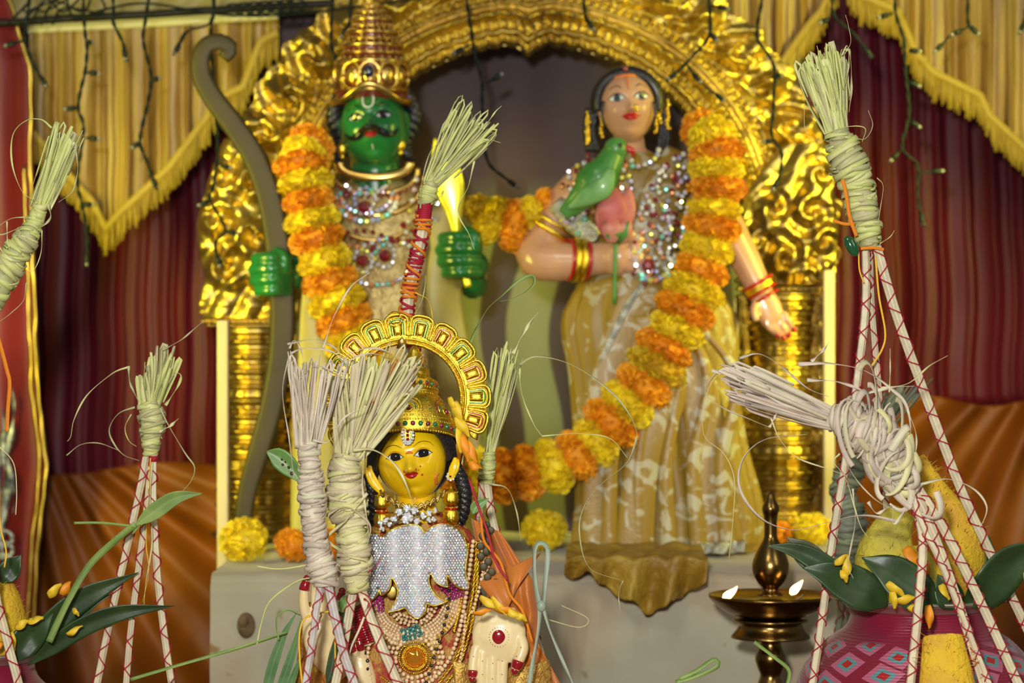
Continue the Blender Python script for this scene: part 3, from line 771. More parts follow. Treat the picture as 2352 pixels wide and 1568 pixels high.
# bow, arrow
bronze = mat('dark_bronze', (.055, .038, .01), .5, .1, (.04, .028, .008), 12, spec=.35)
mb = MB()
P = spline([F(520, 142, 62), F(536, 118, 62), F(515, 104, 62), F(484, 110, 62), F(468, 140, 62), F(472, 185, 62), F(500, 235, 62), F(545, 295, 62), F(590, 365, 62), F(622, 450, 62), F(640, 540, 62), F(650, 632, 62),
            F(655, 720, 62), F(650, 820, 62), F(630, 930, 62), F(602, 1030, 62), F(576, 1120, 62), F(566, 1190, 62), F(572, 1226, 62), F(592, 1236, 62), F(604, 1215, 62)], 120)
sweep(mb, P, lambda t: (16 + 15 * math.sin(PI * min(1, max(0, t))) ** .7) * s, 3.5 * s, 10)
obj('bow', mb, bronze, label='dark bronze bow, broad and flat, held in the left fist of the green-faced statue', cat='bow')
mb = MB()
def arrow_w(t): return pl([(0, 1), (.08, 12), (.3, 34), (.5, 38), (.7, 26), (.85, 13), (1, 10)], t)
P = spline([F(1000, 322, 56), F(1014, 360, 58), F(1028, 410, 60), F(1042, 470, 60), F(1052, 545, 58), F(1062, 590, 54), F(1076, 660, 52)], 60)
sweep(mb, P, [v_ * s for v_ in (2, 18, 32, 37, 36, 30, 20, 13, 11, 10, 9, 8, 8)], 5 * s, 12)
obj('arrow', mb, mat('bright_yellow_brass', (.95, .82, .04), .3, .6, coat=.3), label='broad-bladed bright yellow arrowhead held in the right fist of the green-faced statue', cat='arrow')

# ---------------------------------------------------------------- fair figure with parrot and sari
sari = mat('yellow_printed_sari', (.6, .4, .07), .45, extra=print_nodes((.33, .2, .022), (.44, .37, .2), 42, .56), bump=.3, bs=200)
sari_b = mat('white_printed_sari', (.6, .55, .35), .4, extra=print_nodes((.35, .21, .028), (.52, .46, .31), 42, .53), bump=.4, bs=250)
silver_zari = mat('silver_brocade', (.65, .65, .6), .25, .9, (.35, .35, .3), 120, bump=1, bs=350, bdist=.003)
F = Fr(2.95); s = F.s
sari_statue = thing('sari_statue', F(1500, 1268), 'painted statue of a fair woman in a yellow and white printed sari', 'statue')
H = Head(FEM, F(1440, 252, 44), 79 * s, roll=math.radians(-5), yaw=math.radians(3), pitch=math.radians(-3), wx=1.0)
mb = H.head(); ear(mb, H, -1); ear(mb, H, 1)
sweep(mb, [F(1442, 300, 16), F(1446, 380, 4)], [34 * s, 42 * s], None, 20)
loft(mb, F, [(345, 1448, 40, 34, 0), (368, 1455, 100, 46, 0), (410, 1458, 132, 54, 0), (520, 1462, 112, 52, 0), (600, 1470, 96, 48, 0), (660, 1480, 110, 52, 0)])
P = spline([F(1350, 410, 0), F(1290, 480, 0), F(1246, 560, 10), F(1236, 596, 26), F(1300, 602, 44), F(1370, 596, 62), F(1420, 590, 76)], 40)
sweep(mb, P, [44 * s, 46 * s, 44 * s, 48 * s, 46 * s, 38 * s, 36 * s], None, 20)
ell(mb, F(1420, 592, 84), 44 * s, 36 * s, 46 * s)
for k in range(4):
    y = 556 + k * 21
    sweep(mb, spline([F(1430, y, 96), F(1456, y - 2, 108), F(1472, y, 96), F(1462, y + 3, 82)], 14), [12 * s, 13 * s, 12 * s, 9 * s], None, 10)
sweep(mb, spline([F(1400, 566, 108), F(1428, 548, 118), F(1452, 540, 112)], 12), [13 * s, 13 * s, 10 * s], None, 10)
P = spline([F(1592, 420, 0), F(1650, 490, 4), F(1690, 560, 6), F(1722, 620, 10), F(1750, 680, 18)], 30)
sweep(mb, P, [44 * s, 44 * s, 40 * s, 34 * s, 27 * s], None, 20)
sweep(mb, spline([F(1746, 672, 18), F(1762, 710, 24), F(1776, 738, 28)], 12), [28 * s, 34 * s, 28 * s], [20 * s, 18 * s, 13 * s], 16)
for k, (a, b, c) in enumerate((((1752, 730), (1764, 752), (1782, 768)), ((1768, 732), (1778, 756), (1796, 774)), ((1782, 728), (1794, 750), (1808, 768)), ((1796, 718), (1808, 738), (1820, 756)))):
    sweep(mb, spline([F(*a, 28), F(*b, 32), F(*c, 28)], 14), [10 * s, 9 * s, 6.5 * s], None, 10)
sweep(mb, spline([F(1738, 690, 26), F(1728, 715, 40), F(1734, 738, 46)], 14), [13 * s, 10 * s, 8 * s], None, 10)
body = obj('body', mb, pink_skin, sari_statue, origin=F(1500, 1268)); remesh(body, .0018, 3)
mb = MB()
for c in ((1783, 769), (1797, 775), (1809, 769), (1821, 757)): ell(mb, F(*c, 33), 6 * s, 6 * s, 7 * s)
obj('red_fingertips', mb, red_lip, body)
eyes(H, body, iris_grey, black_paint, black_paint, zx=.2, sc=1.4, brow_z=.53, xs=.36, lidt=.022, iris_r=.07)
lips(H, body, red_lip, z=-.34, w_=.28, h=1.3)
mb = MB(); H.tube(mb, [(0, .9), (0, .6), (0, .42)], [.03, .025, .01], .012); H.tube(mb, [(-.5, .82), (-.2, .88), (.2, .88), (.5, .82)], [.02, .05, .05, .02], .004); obj('vermilion_mark', mb, orange_blush, body)
mb = MB(); ball(mb, H.surf(.13, -.12, .06), 6 * s); ball(mb, H.surf(.13, -.2, .08), 4 * s); obj('nose_ring', mb, jewel_gold, body)
mb = MB()
def hair_fn(u, v):
    a = lerp(-.25, PI + .25, u); r = lerp(1.0, 1.3, v)
    return F(1440 + 78 * math.cos(a) * (1 + .10 * v), 232 - (62 + 14 * v) * math.sin(a) * 1.05, 60 - 120 * v + 10 * math.sin(u * 40))
P = [F(1440 + 70 * math.cos(a), 240 - 68 * math.sin(a), 36) for a in [lerp(-.3, PI + .3, k / 40) for k in range(41)]]
sweep(mb, P, [13 * s, 16 * s, 18 * s, 16 * s, 13 * s], 30 * s, 12)
ell(mb, F(1440, 236, -14), 84 * s, 62 * s, 84 * s, nu=28, nv=18)
for sg in (-1, 1):
    for k in range(3):
        sweep(mb, spline([F(1440 + sg * (70 + k * 7), 250, 20), F(1440 + sg * (78 + k * 7), 300, 14), F(1442 + sg * (70 + k * 10), 350, 10)], 12), [12 * s, 11 * s, 8 * s], None, 8)
    sweep(mb, spline([F(1440 + sg * 58, 240, 80), F(1440 + sg * 60, 270, 84), F(1440 + sg * 56, 296, 80)], 10), [4 * s, 4 * s, 2 * s], None, 6)
obj('hair', mb, hair_m, sari_statue)
mb = MB()
for k in range(15):
    a = lerp(.1, PI - .1, k / 14); ball(mb, F(1440 + 78 * math.cos(a), 236 - 76 * math.sin(a), 40), 4 * s)
for x0, y0, n in ((1347, 262, 9), (1380, 282, 5), (1350, 276, 7), (1512, 250, 5), (1530, 236, 8), (1504, 262, 6)):
    for k in range(n): ball(mb, F(x0 + 2 * math.sin(k * 2), y0 + k * 9, 52), (6 if k % 2 else 4.5) * s)
obj('gold_hair_beads', mb, jewel_gold, sari_statue, kind='stuff')
mb = MB(); ball(mb, F(1433, 166, 72), 7 * s); obj('forehead_ruby', mb, stone_red, sari_statue)
# bangles and armlets
mb = MB(); mr = MB()
def ring(mbx, c, ax_, r, t, n=36, flat=1):
    q = Vector((0, 0, 1)).rotation_difference(Vector(ax_).normalized())
    sweep(mbx, [Vector(c) + q @ Vector((r * math.cos(a), r * math.sin(a) * flat, 0)) for a in [2 * PI * k / n for k in range(n + 1)]], t, None, 8)
for dx, m_, t_ in ((-10, mb, 7), (4, mb, 7), (16, mr, 4), (-22, mr, 4)): ring(m_, F(1328 + dx, 598, 52), (1, .25, -.05), 46 * s, t_ * s)
for q, m_, t_ in ((0, mr, 4), (.25, mb, 6), (.5, mb, 6), (.75, mr, 4), (1.3, mr, 3.5)):
    ring(m_, F(1738 + 14 * q, 650 + 24 * q, 16), (.5, 0, -.86), (37 - 3 * q) * s, t_ * s)
ring(mb, F(1262, 530, 4), (.55, 0, .84), 50 * s, 8 * s); ring(mb, F(1270, 514, 4), (.55, 0, .84), 49 * s, 5 * s)
obj('gold_bangles', mb, jewel_gold, sari_statue, kind='stuff'); obj('red_bangles', mr, red_lip, sari_statue, kind='stuff')
# sari
mb = MB()
def sm(a, t, y):
    f_ = sstep(640, 760, y); return 1 + f_ * (.05 * math.sin(a * 13 + 1) + .03 * math.sin(a * 24 + y * .004)) + .006 * math.sin(y * .3)
loft(mb, F, [(352, 1450, 52, 46, 0), (374, 1458, 116, 58, 0), (420, 1460, 146, 66, 0), (520, 1464, 126, 62, 0), (600, 1474, 110, 58, 0), (650, 1484, 158, 78, 0), (730, 1490, 196, 92, 0), (860, 1500, 188, 92, 0), (1000, 1515, 190, 92, 4), (1150, 1535, 206, 92, 8), (1240, 1535, 212, 92, 10), (1262, 1530, 200, 84, 14)], n=150, mod=sm)
obj('sari', mb, sari, sari_statue)
mb = MB()
def pallu(path, w_, dd, tw=0, n=60):
    P = spline([F(*p) for p in path], n)
    v0 = len(mb.v); sweep(mb, P, [q * s for q in w_], dd * s, 20, twist=tw)
pallu([(1560, 352, 20), (1526, 420, 72), (1500, 500, 84), (1484, 590, 84), (1462, 700, 100), (1420, 830, 106), (1384, 960, 104), (1376, 1100, 104), (1384, 1270, 104)], (34, 46, 50, 52, 58, 50, 40, 44, 50), 8, n=70)
pallu([(1500, 720, 108), (1520, 900, 108), (1470, 1060, 112), (1450, 1262, 112)], (56, 50, 40, 44), 9)
pallu([(1560, 760, 96), (1600, 900, 98), (1620, 1060, 100), (1640, 1240, 98)], (40, 46, 50, 60), 9)
for k in range(5):
    x = 1400 + k * 62
    pallu([(1490 + k * 16, 700, 100), (x + 30, 860, 108), (x, 1060, 114), (x - 6 + k * 6, 1262, 112)], (8, 13, 16, 20), 9)
obj('sari_drape', mb, sari_b, sari_statue)
mb = MB()
def flounce(x0, x1, ys, d, m_=None, h=22):
    grid(mb, lambda u, v: F(lerp(x0, x1, u), ys(lerp(x0, x1, u)) + h * (v - .5) * 2, d + 7 * math.sin(u * (x1 - x0) * .11) + 3 * math.sin(u * 40 + v * 3)), 80, 8, (0, .004, 0))
flounce(1346, 1480, lambda x: 1254 + 3 * math.sin(x * .03), 136, h=14); flounce(1516, 1700, lambda x: 1250 - (x - 1600) * .06, 130, h=13)
P = spline([F(1484, 640, 96), F(1440, 700, 106), F(1400, 780, 110), F(1370, 850, 108)], 30); sweep(mb, P, 11 * s, 5 * s, 8)
P = spline([F(1275, 470, 40), F(1330, 520, 60), F(1370, 550, 70)], 20); sweep(mb, P, [22 * s, 30 * s, 26 * s], 12 * s, 10)
obj('silver_border', mb, silver_zari, sari_statue, kind='stuff')
mb = MB()
def skirt(u, v):
    x = lerp(1296, 1590, u); y = lerp(1290, 1352 + 50 * math.sin(PI * u) ** .7 + 14 * math.sin(u * 17), v)
    return F(x - 12 * v, y, 96 + 62 * v + 9 * math.sin(u * 30) * v)
grid(mb, lambda u, v: Vector((skirt(u, v).x, lerp(2.845, 2.665, min(1, v * 1.5)) - .012 * math.sin(u * 24 + v * 3) * sstep(.6, 1, v), [max(ZP + .017, 0), 0][0] + .004 * abs(math.sin(u * 13 + v * 5)) + .006 * abs(nz(u * 7, v * 6)) - max(0, v - .667) * (.05 + .13 * max(0, 1 - abs(u - .62) * 2.2) + .03 * nz(u * 9)))), 80, 40, (0, .001, -.003))
obj('spread_cloth', mb, mat('ochre_yellow_cloth', (.5, .32, .035), .5, 0, (.3, .16, .012), 16, bump=1, bs=90, bdist=.004), label='ochre yellow cloth spread over the altar edge under the sari statue', cat='cloth')
sf2 = lambda x, y: on_ell(F, 1462, 0, 165, 78, x, y, 16)
rnd = random.Random(11)
plan = [(arc(1446, 350, 60, 40, 5, 175, 13), 5, 'w')]
def scatter(poly, n, r, k):
    out = []
    while len(out) < n:
        x = rnd.uniform(min(p[0] for p in poly), max(p[0] for p in poly)); y = rnd.uniform(min(p[1] for p in poly), max(p[1] for p in poly))
        ins = False; j = len(poly) - 1
        for i in range(len(poly)):
            if (poly[i][1] > y) != (poly[j][1] > y) and x < (poly[j][0] - poly[i][0]) * (y - poly[i][1]) / (poly[j][1] - poly[i][1]) + poly[i][0]: ins = not ins
            j = i
        if ins and all(math.hypot(x - a, y - b) > r * 1.6 for a, b in out): out.append((x, y))
    plan.append((out, r, k))
right = [(1560, 350), (1580, 440), (1560, 560), (1530, 650), (1460, 660), (1440, 600), (1460, 500), (1480, 430)]
leftp = [(1300, 400), (1330, 360), (1380, 360), (1460, 380), (1450, 460), (1400, 540), (1330, 545), (1270, 490)]
scatter(right, 95, 5, 'w'); scatter(right, 30, 4.6, 'r'); scatter(leftp, 60, 5, 'w'); scatter(leftp, 24, 4.6, 'r')
plan.append((arc(1494, 600, 40, 46, 0, 180, 12), 6, 'w')); plan.append(([(1480, 612)], 12, 'r'))
def sf3(x, y): return on_ell(F, 1462, 0, 200, 100, x, y, 14)
jewel(F, sari_statue, silver_zari, plan, 5, sf3)
# parrot and lotus
parrot_g = mat('parrot_green', (.035, .2, .025), .4, 0, (.1, .28, .06), 30, coat=.3, bump=.5, bs=200)
t = thing('parrot_figurine', F(1300, 500, 130), 'green painted parrot figurine perched on a pink lotus bud', 'figurine')
mb = MB()
P = spline([F(1412, 336, 132), F(1404, 362, 134), F(1384, 400, 138), F(1352, 440, 136), F(1318, 474, 130), F(1290, 498, 126)], 40)
sweep(mb, P, [v_ * s for v_ in (10, 27, 32, 44, 44, 30, 22, 14)], [v_ * s for v_ in (8, 24, 30, 34, 32, 18, 10, 6)], 20)
ell(mb, F(1410, 352, 134), 28 * s, 26 * s, 27 * s)
obj('body', mb, parrot_g, t)
mb = MB(); sweep(mb, spline([F(1400, 400, 168), F(1378, 440, 172), F(1340, 462, 160), F(1304, 484, 142)], 24), [v_ * s for v_ in (10, 26, 22, 6)], 8 * s, 12)
obj('wing', mb, mat('parrot_wing_green', (.03, .2, .03), .4, 0, (.2, .42, .14), 20, coat=.3), t)
mb = MB(); sweep(mb, spline([F(1430, 350, 142), F(1446, 358, 146), F(1446, 372, 144)], 10), [9 * s, 7 * s, 1.5 * s], None, 8); obj('beak', mb, red_lip, t)
mb = MB(); ball(mb, F(1418, 346, 158), 5 * s); obj('eye', mb, iris_m, t)
t = thing('lotus_bud', F(1412, 560, 118), 'pink lotus bud with green sepals held in the fist of the sari statue', 'flower')
pink = mat('lotus_pink', (.5, .09, .1), .45, 0, (.62, .26, .22), 18)
for (x0, y0, x1, y1, w_, d) in ((1404, 540, 1398, 432, 34, 128), (1420, 540, 1440, 440, 24, 120), (1388, 545, 1374, 470, 18, 116), (1400, 560, 1398, 500, 22, 134), (1424, 560, 1436, 500, 16, 130)):
    mb = MB(); sweep(mb, [F(lerp(x0, x1, q / 16), lerp(y0, y1, q / 16), d + 16 * math.sin(PI * q / 16)) for q in range(17)], lambda q: (w_ * math.sin(PI * min(.98, .12 + q * .86)) ** .8 + 1) * s, 7 * s, 12)
    obj('petal', mb, pink, t)
mb = MB()
for x, y in ((1384, 530), (1412, 534), (1438, 528)): sweep(mb, [F(1410, 560, 130), F(lerp(1410, x, .6), 545, 150), F(x, y - 14, 152)], [10 * s, 10 * s, 1 * s], 3 * s, 8)
tube(mb, [F(1410, 545, 122), F(1408, 620, 118), F(1406, 700, 112)], 5 * s, 8, 12)
obj('stem', mb, parrot_g, t)
# ---------------------------------------------------------------- marigolds
def marigold_mesh(seed, n=330):
    rnd = random.Random(seed); mb = MB(); ell(mb, (0, 0, 0), .8, .8, .55, 12, 8)
    for i in range(n):
        z = rnd.uniform(-1, 1); a = rnd.uniform(0, 2 * PI); q = math.sqrt(1 - z * z)
        d = Vector((q * math.cos(a), q * math.sin(a), z)); dd = Vector((d.x, d.y, d.z * .68)); R = rnd.uniform(.86, 1.04)
        t = d.orthogonal().normalized(); t = (Matrix.Rotation(rnd.uniform(0, PI), 3, d) @ t); b = d.cross(t)
        c = dd * .62; w_ = rnd.uniform(.10, .17)
        v = [c - t * w_ * .5, c + t * w_ * .5, dd * R + t * w_ + b * .06, dd * R * 1.04 + b * .0, dd * R - t * w_ + b * .06, dd * (R - .1) + b * .05]
        mb.add(v, [(0, 1, 5), (1, 2, 5), (2, 3, 5), (3, 4, 5), (4, 0, 5)])
    me = bpy.data.meshes.new('marigold'); me.from_pydata([tuple(p) for p in mb.v], [], mb.f)
    return me
mg_y = mat('yellow_marigold', (.85, .62, .01), .6, 0, rand=[(.86, .62, .01), (.92, .72, .018), (.72, .5, .01)])
mg_o = mat('orange_marigold', (.8, .28, .005), .6, 0, rand=[(.84, .3, .005), (.9, .42, .008), (.68, .22, .005)])
mg_d = mat('dull_marigold', (.6, .36, .01), .6, 0, rand=[(.6, .4, .008), (.76, .56, .02), (.66, .34, .01)])
MG = {}
for k, m_ in (('y', mg_y), ('o', mg_o), ('d', mg_d)):
    for q in range(2):
        me = marigold_mesh(q * 7 + 1); me.materials.append(m_); MG[k, q] = me
rnd = random.Random(77)
def marigold(loc, axis, r, L, k, parent=None, name='marigold'):
    o = bpy.data.objects.new(name, MG[k, rnd.randint(0, 1)]); COL.objects.link(o)
    if parent: o.parent = parent; o.location = Vector(loc) - wloc(parent)
    else: o.location = loc
    q = Vector((0, 0, 1)).rotation_difference(Vector(axis).normalized()) @ Matrix.Rotation(rnd.uniform(0, 6), 3, 'Z').to_quaternion()
    o.rotation_mode = 'QUATERNION'; o.rotation_quaternion = q; o.scale = (r, r, L / .68)
    return o
def garland(F, lab, pts, r, grp=None):
    t = thing('marigold_garland', F(*pts[0][:2], pts[0][3]), lab, 'garland', grp)
    P = [F(x, y, d) for x, y, k, d in pts]
    for i, (x, y, k, d) in enumerate(pts):
        ax = P[min(i + 1, len(P) - 1)] - P[max(i - 1, 0)]
        gap = ((P[min(i + 1, len(P) - 1)] - P[i]).length + (P[i] - P[max(i - 1, 0)]).length) / (2 if 0 < i < len(P) - 1 else 1)
        marigold(P[i], ax, val(r, i / (len(pts) - 1)) * F.s * rnd.uniform(1.0, 1.12), gap * .8, k, t)
    mb = MB(); tube(mb, spline(P, 60), 2.5 * F.s, 6); obj('string', mb, mat('white_string', (.7, .65, .5), .7), t)
    return t
F = Fr(2.95)
garland(F, 'yellow and orange marigold garland hanging from the left shoulder of the green-faced statue',
        [(716, 338, 'o', 40), (704, 362, 'y', 70), (700, 386, 'o', 84), (710, 425, 'y', 92), (718, 466, 'o', 96), (727, 510, 'y', 98), (737, 552, 'o', 100), (752, 602, 'y', 100), (766, 648, 'o', 100), (780, 692, 'y', 100), (797, 736, 'o', 100), (815, 780, 'y', 100), (836, 820, 'o', 100), (862, 856, 'y', 100), (896, 882, 'o', 100)], [52, 60, 62, 64, 62, 60])
garland(F, 'short dull yellow and orange marigold garland hanging between the two statues',
        [(1098, 478, 'd', 0), (1128, 506, 'y', 0), (1180, 520, 'o', 0), (1228, 500, 'y', 0), (1262, 470, 'o', 0)], [34, 56, 62, 50, 40])
garland(F, 'long marigold garland draped from the right shoulder of the sari statue to the altar front',
        [(1606, 300, 'o', 40), (1628, 322, 'y', 84), (1640, 358, 'o', 96), (1638, 396, 'y', 102), (1640, 440, 'o', 104), (1632, 484, 'y', 104), (1628, 526, 'o', 104), (1614, 574, 'y', 108), (1600, 624, 'o', 112), (1584, 670, 'y', 120), (1562, 714, 'o', 126),
         (1545, 760, 'y', 130), (1518, 800, 'o', 132), (1500, 840, 'd', 134), (1472, 884, 'o', 134), (1436, 926, 'y', 134), (1400, 968, 'o', 134), (1364, 1008, 'y', 134), (1320, 1040, 'o', 134), (1268, 1064, 'y', 134), (1210, 1080, 'o', 134), (1158, 1086, 'o', 134), (1105, 1084, 'y', 130), (1050, 1080, 'o', 124)],
        [46, 62, 62, 62, 62, 66, 68, 68, 66, 62, 60, 58, 56])
F = Fr(2.9)
for x, y, r, k, lab in ((560, 1292, 58, 'y', 'large yellow marigold flower lying on the left corner of the altar'),
                        (672, 1296, 44, 'o', 'orange marigold flower lying right beside the large yellow marigold on the altar left corner'),
                        (765, 1288, 44, 'o', 'orange marigold flower half hidden behind the front stalk bundles'),
                        (1250, 1238, 54, 'y', 'yellow marigold flower lying between the two statues'),
                        (1700, 1206, 42, 'o', 'orange marigold flower lying beside the brass lamp finial'),
                        (1788, 1222, 34, 'o', 'small orange marigold flower hidden behind the brass lamp neck'),
                        (1866, 1212, 44, 'y', 'yellow marigold flower lying at the foot of the right column')):
    Y = 3.04 if y < 1230 else (2.97 if y < 1250 else 2.82); F = Fr(Y); r_ = r * F.s
    o = marigold(F(x, y), (rnd.uniform(-.3, .3), -.5, 1), r_, r_ * .8, k); z = ZP + r_ * .9 + .002
    o.location.z = z; props(o, lab, 'flower')

# ---------------------------------------------------------------- string lights
F = Fr(3.02)
strands = [
 ([(67, -60), (67, 0), (61, 53), (57, 92), (78, 151), (96, 180), (108, 200)], [((53, 94), (8, 106))], 'shortest dark string light strand at the far left over the red curtain'),
 ([(192, -40), (192, 24), (196, 82), (200, 110), (196, 163), (184, 212), (180, 253), (192, 294), (178, 408), (188, 469), (200, 531), (200, 612)], [((200, 98), (216, 96)), ((200, 167), (233, 169)), ((180, 247), (145, 251)), ((196, 316), (233, 320)), ((188, 469), (220, 470))], 'long dark string light strand over the left part of the left valance'),
 ([(258, -40), (261, 24), (261, 53), (282, 98), (290, 141)], [], 'short dark string light strand between the two long ones on the left valance'),
 ([(347, -40), (335, 41), (329, 94), (347, 176), (339, 237), (322, 322), (339, 375), (361, 437)], [((349, 184), (371, 178)), ((322, 327), (300, 341))], 'dark string light strand ending near the tip of the left valance'),
 ([(490, -40), (486, 49), (429, 73), (398, 127)], [], 'short dark string light strand slanting left from the rod above the bow'),
 ([(486, 44), (484, 102), (490, 180), (496, 253), (500, 347), (490, 429), (482, 457), (518, 527), (494, 559), (506, 616)], [((506, 294), (535, 294)), ((506, 380), (535, 386)), ((482, 461), (453, 473)), ((518, 531), (551, 537))], 'dark string light strand hanging behind the bow over the left column'),
 ([(763, -40), (763, 0), (761, 102), (771, 135), (769, 204), (763, 265)], [], 'dark string light strand just left of the striped crown'),
 ([(805, -40), (805, 0), (801, 57), (782, 88)], [], 'short dark string light strand touching the left side of the striped crown'),
 ([(1072, -40), (1072, 0), (1082, 69), (1092, 134), (1107, 184), (1108, 250), (1118, 364), (1157, 406), (1191, 432)], [((1080, 103), (1038, 124)), ((1118, 191), (1157, 168))], 'dark string light strand hanging inside the arch between the statues'),
 ([(1338, -40), (1345, 40), (1365, 72)], [], 'short dark string light strand at the crest of the arch'),
 ([(1629, -40), (1629, 0), (1629, 80), (1590, 130), (1560, 161), (1532, 185)], [((1635, 13), (1677, 21)), ((1629, 76), (1650, 96)), ((1579, 151), (1612, 192)), ((1609, 190), (1667, 234))], 'branched dark string light strand over the upper right of the arch'),
 ([(1750, -40), (1750, 0), (1740, 57), (1740, 92), (1760, 118), (1779, 159), (1777, 223), (1775, 265), (1772, 309), (1795, 351), (1791, 399), (1775, 440)], [((1782, 174), (1799, 174)), ((1775, 324), (1750, 324))], 'long dark string light strand over the bright right side of the arch'),
 ([(1912, -40), (1912, 0), (1916, 37), (1961, 78), (1982, 106), (2004, 133)], [((1904, 43), (1880, 53))], 'dark string light strand with a glinting bulb above the tall right bundle'),
 ([(2055, -40), (2055, 0), (2059, 37), (2076, 94), (2080, 163), (2088, 261), (2072, 339), (2108, 380), (2108, 449), (2121, 521)], [((2051, 31), (2014, 41)), ((2088, 116), (2118, 118)), ((2088, 188), (2116, 200)), ((2092, 278), (2116, 294)), ((2067, 347), (2043, 372)), ((2112, 396), (2170, 392))], 'longest dark string light strand over the right maroon curtain'),
 ([(2223, -40), (2223, 0), (2225, 57), (2251, 82)], [((2224, 62), (2182, 82)), ((2182, 82), (2145, 122))], 'dark string light strand over the right valance'),
 ([(2360, -20), (2352, 53), (2341, 78)], [], 'short dark string light strand cut by the right edge of the picture')]
bulbs_made = None
def bulb(a, b, t):
    a, b = Vector(a), Vector(b); d = (b - a).normalized(); L = min((b - a).length, 30 * F.s)
    if (b - a).length > L: mbw = MB(); tube(mbw, [a, b - d * L * .8], 3 * F.s, 6, 6); obj('branch_wire', mbw, wire_m, t)
    mb = MB(); st = b - d * L
    sweep(mb, [st + d * L * q for q in (0, .15, .55, .7)], [3 * F.s, 6.5 * F.s, 6.5 * F.s, 5 * F.s], None, 8)
    h = obj('bulb_holder', mb, holder_m, t)
    mb = MB(); sweep(mb, [st + d * L * q for q in (.66, .85, .97, 1.0)], [4.5 * F.s, 4.5 * F.s, 3 * F.s, .8 * F.s], None, 8)
    obj('bulb', mb, bulb_m, h)
for P, br, lab in strands:
    t = thing('string_light', F(*P[0], 0), lab, 'string light', 'string light strands hanging in front of the throne')
    mb = MB(); Q = spline([F(x, y, 4 * nz(y * .01, x)) for x, y in P], max(16, int(abs(P[-1][1] - P[0][1]) / 8)))
    for sg in (0, PI):       # two cores twisted together
        R_ = [q + Vector((2.4 * F.s * math.cos(k * .9 + sg), 2.4 * F.s * math.sin(k * .9 + sg), 0)) for k, q in enumerate(Q)]
        sweep(mb, R_, 2.6 * F.s, None, 6)
    obj('wire', mb, wire_m, t)
    for a, b in br: bulb(F(*a), F(*b), t)
    bulb(F(*P[-2]), F(*P[-1]), t)
mb = MB(); F = Fr(3.1)
for k in range(7):
    P = [F(540 + k * 24 + 22 * math.cos(a), 26 - k * 1.5 + 14 * math.sin(a), 24 + 3 * k) for a in [q * PI / 10 for q in range(21)]]
    sweep(mb, P, 2.6 * F.s, None, 6)
sweep(mb, spline([F(150, -20), F(170, 40), F(240, 22), (F(340, 8)), F(520, 34), F(700, 30), F(1040, -14)], 60), 3 * F.s, None, 6)
for k in range(5): sweep(mb, spline([F(20 + k * 26, 60, 20), F(70 + 20 * k, 10 + 12 * math.sin(k * 2), 24), F(60 + 45 * k, 30, 20), F(180 + 12 * k, -20, 20)], 24), 3 * F.s, None, 6)
obj('wire_tangle', mb, wire_m, label='tangle of dark wire looped round the rod at the top left', cat='wire', kind='stuff')

# ---------------------------------------------------------------- brass oil lamp
brass = mat('aged_brass', (.32, .2, .06), .25, 1, (.2, .12, .035), 20, bump=.15, bs=200)
F = Fr(2.55); s = F.s; CX = 1770
ytab = 784 + (CAMZ - ZT) / s
t = thing('oil_lamp', F(CX, ytab), 'tall brass oil lamp with a bulbous stem and two burning wicks', 'lamp')
def lat(prof, name, n=48, m_=brass):
    mb = MB(); lathe(mb, F(CX, 0), [(r * s, -y * s) for r, y in smoothprof(prof, 3)], n); return obj(name, mb, m_, t)
lat([(1, 1128), (5, 1132), (9, 1142), (17, 1158), (20, 1168), (18, 1178), (15, 1190), (15, 1230), (18, 1240), (26, 1255), (36, 1275), (42, 1296), (40, 1318), (28, 1340), (18, 1350), (20, 1358), (30, 1366)], 'upper_stem')
lat([(30, 1374), (90, 1378), (130, 1370), (142, 1364), (143, 1369), (128, 1386), (104, 1404), (76, 1414), (50, 1416)], 'oil_dish', 64)
lat([(50, 1416), (84, 1420), (84, 1426), (74, 1430), (76, 1442), (90, 1460), (86, 1464), (30, 1466)], 'drip_ring', 64)
lat([(28, 1466), (24, 1474), (28, 1490), (36, 1510), (30, 1534), (24, 1550), (30, 1570), (34, 1600), (26, 1640), (40, 1670), (90, ytab - 22), (120, ytab - 8), (122, ytab)], 'base_stem', 48)
mb = MB()
for x, a in ((1664, -1), (1826, 1)): sweep(mb, [F(x - a * 6, 1374, 60), F(x + a * 6, 1366, 62), F(x + a * 12, 1358, 62)], [3 * s, 3 * s, 2 * s], None, 6)
obj('wicks', mb, mat('charred_cotton', (.1, .07, .04), .9), t, kind='stuff')
flame_m = mat('flame', (1, .7, .3), .5, emit=((1, .62, .22), 9))
for x, y, tx in ((1664, 1366, 16), (1817, 1352, 12)):
    mb = MB(); sweep(mb, spline([F(x - 8, y + 6, 62), F(x + 1, y - 4, 62), F(x + tx, y - 16, 62), F(x + tx + 8, y - 26, 62)], 14), [v * s for v in (3, 9, 9, 7, 4, .6)], None, 10)
    obj('flame', mb, flame_m, t)
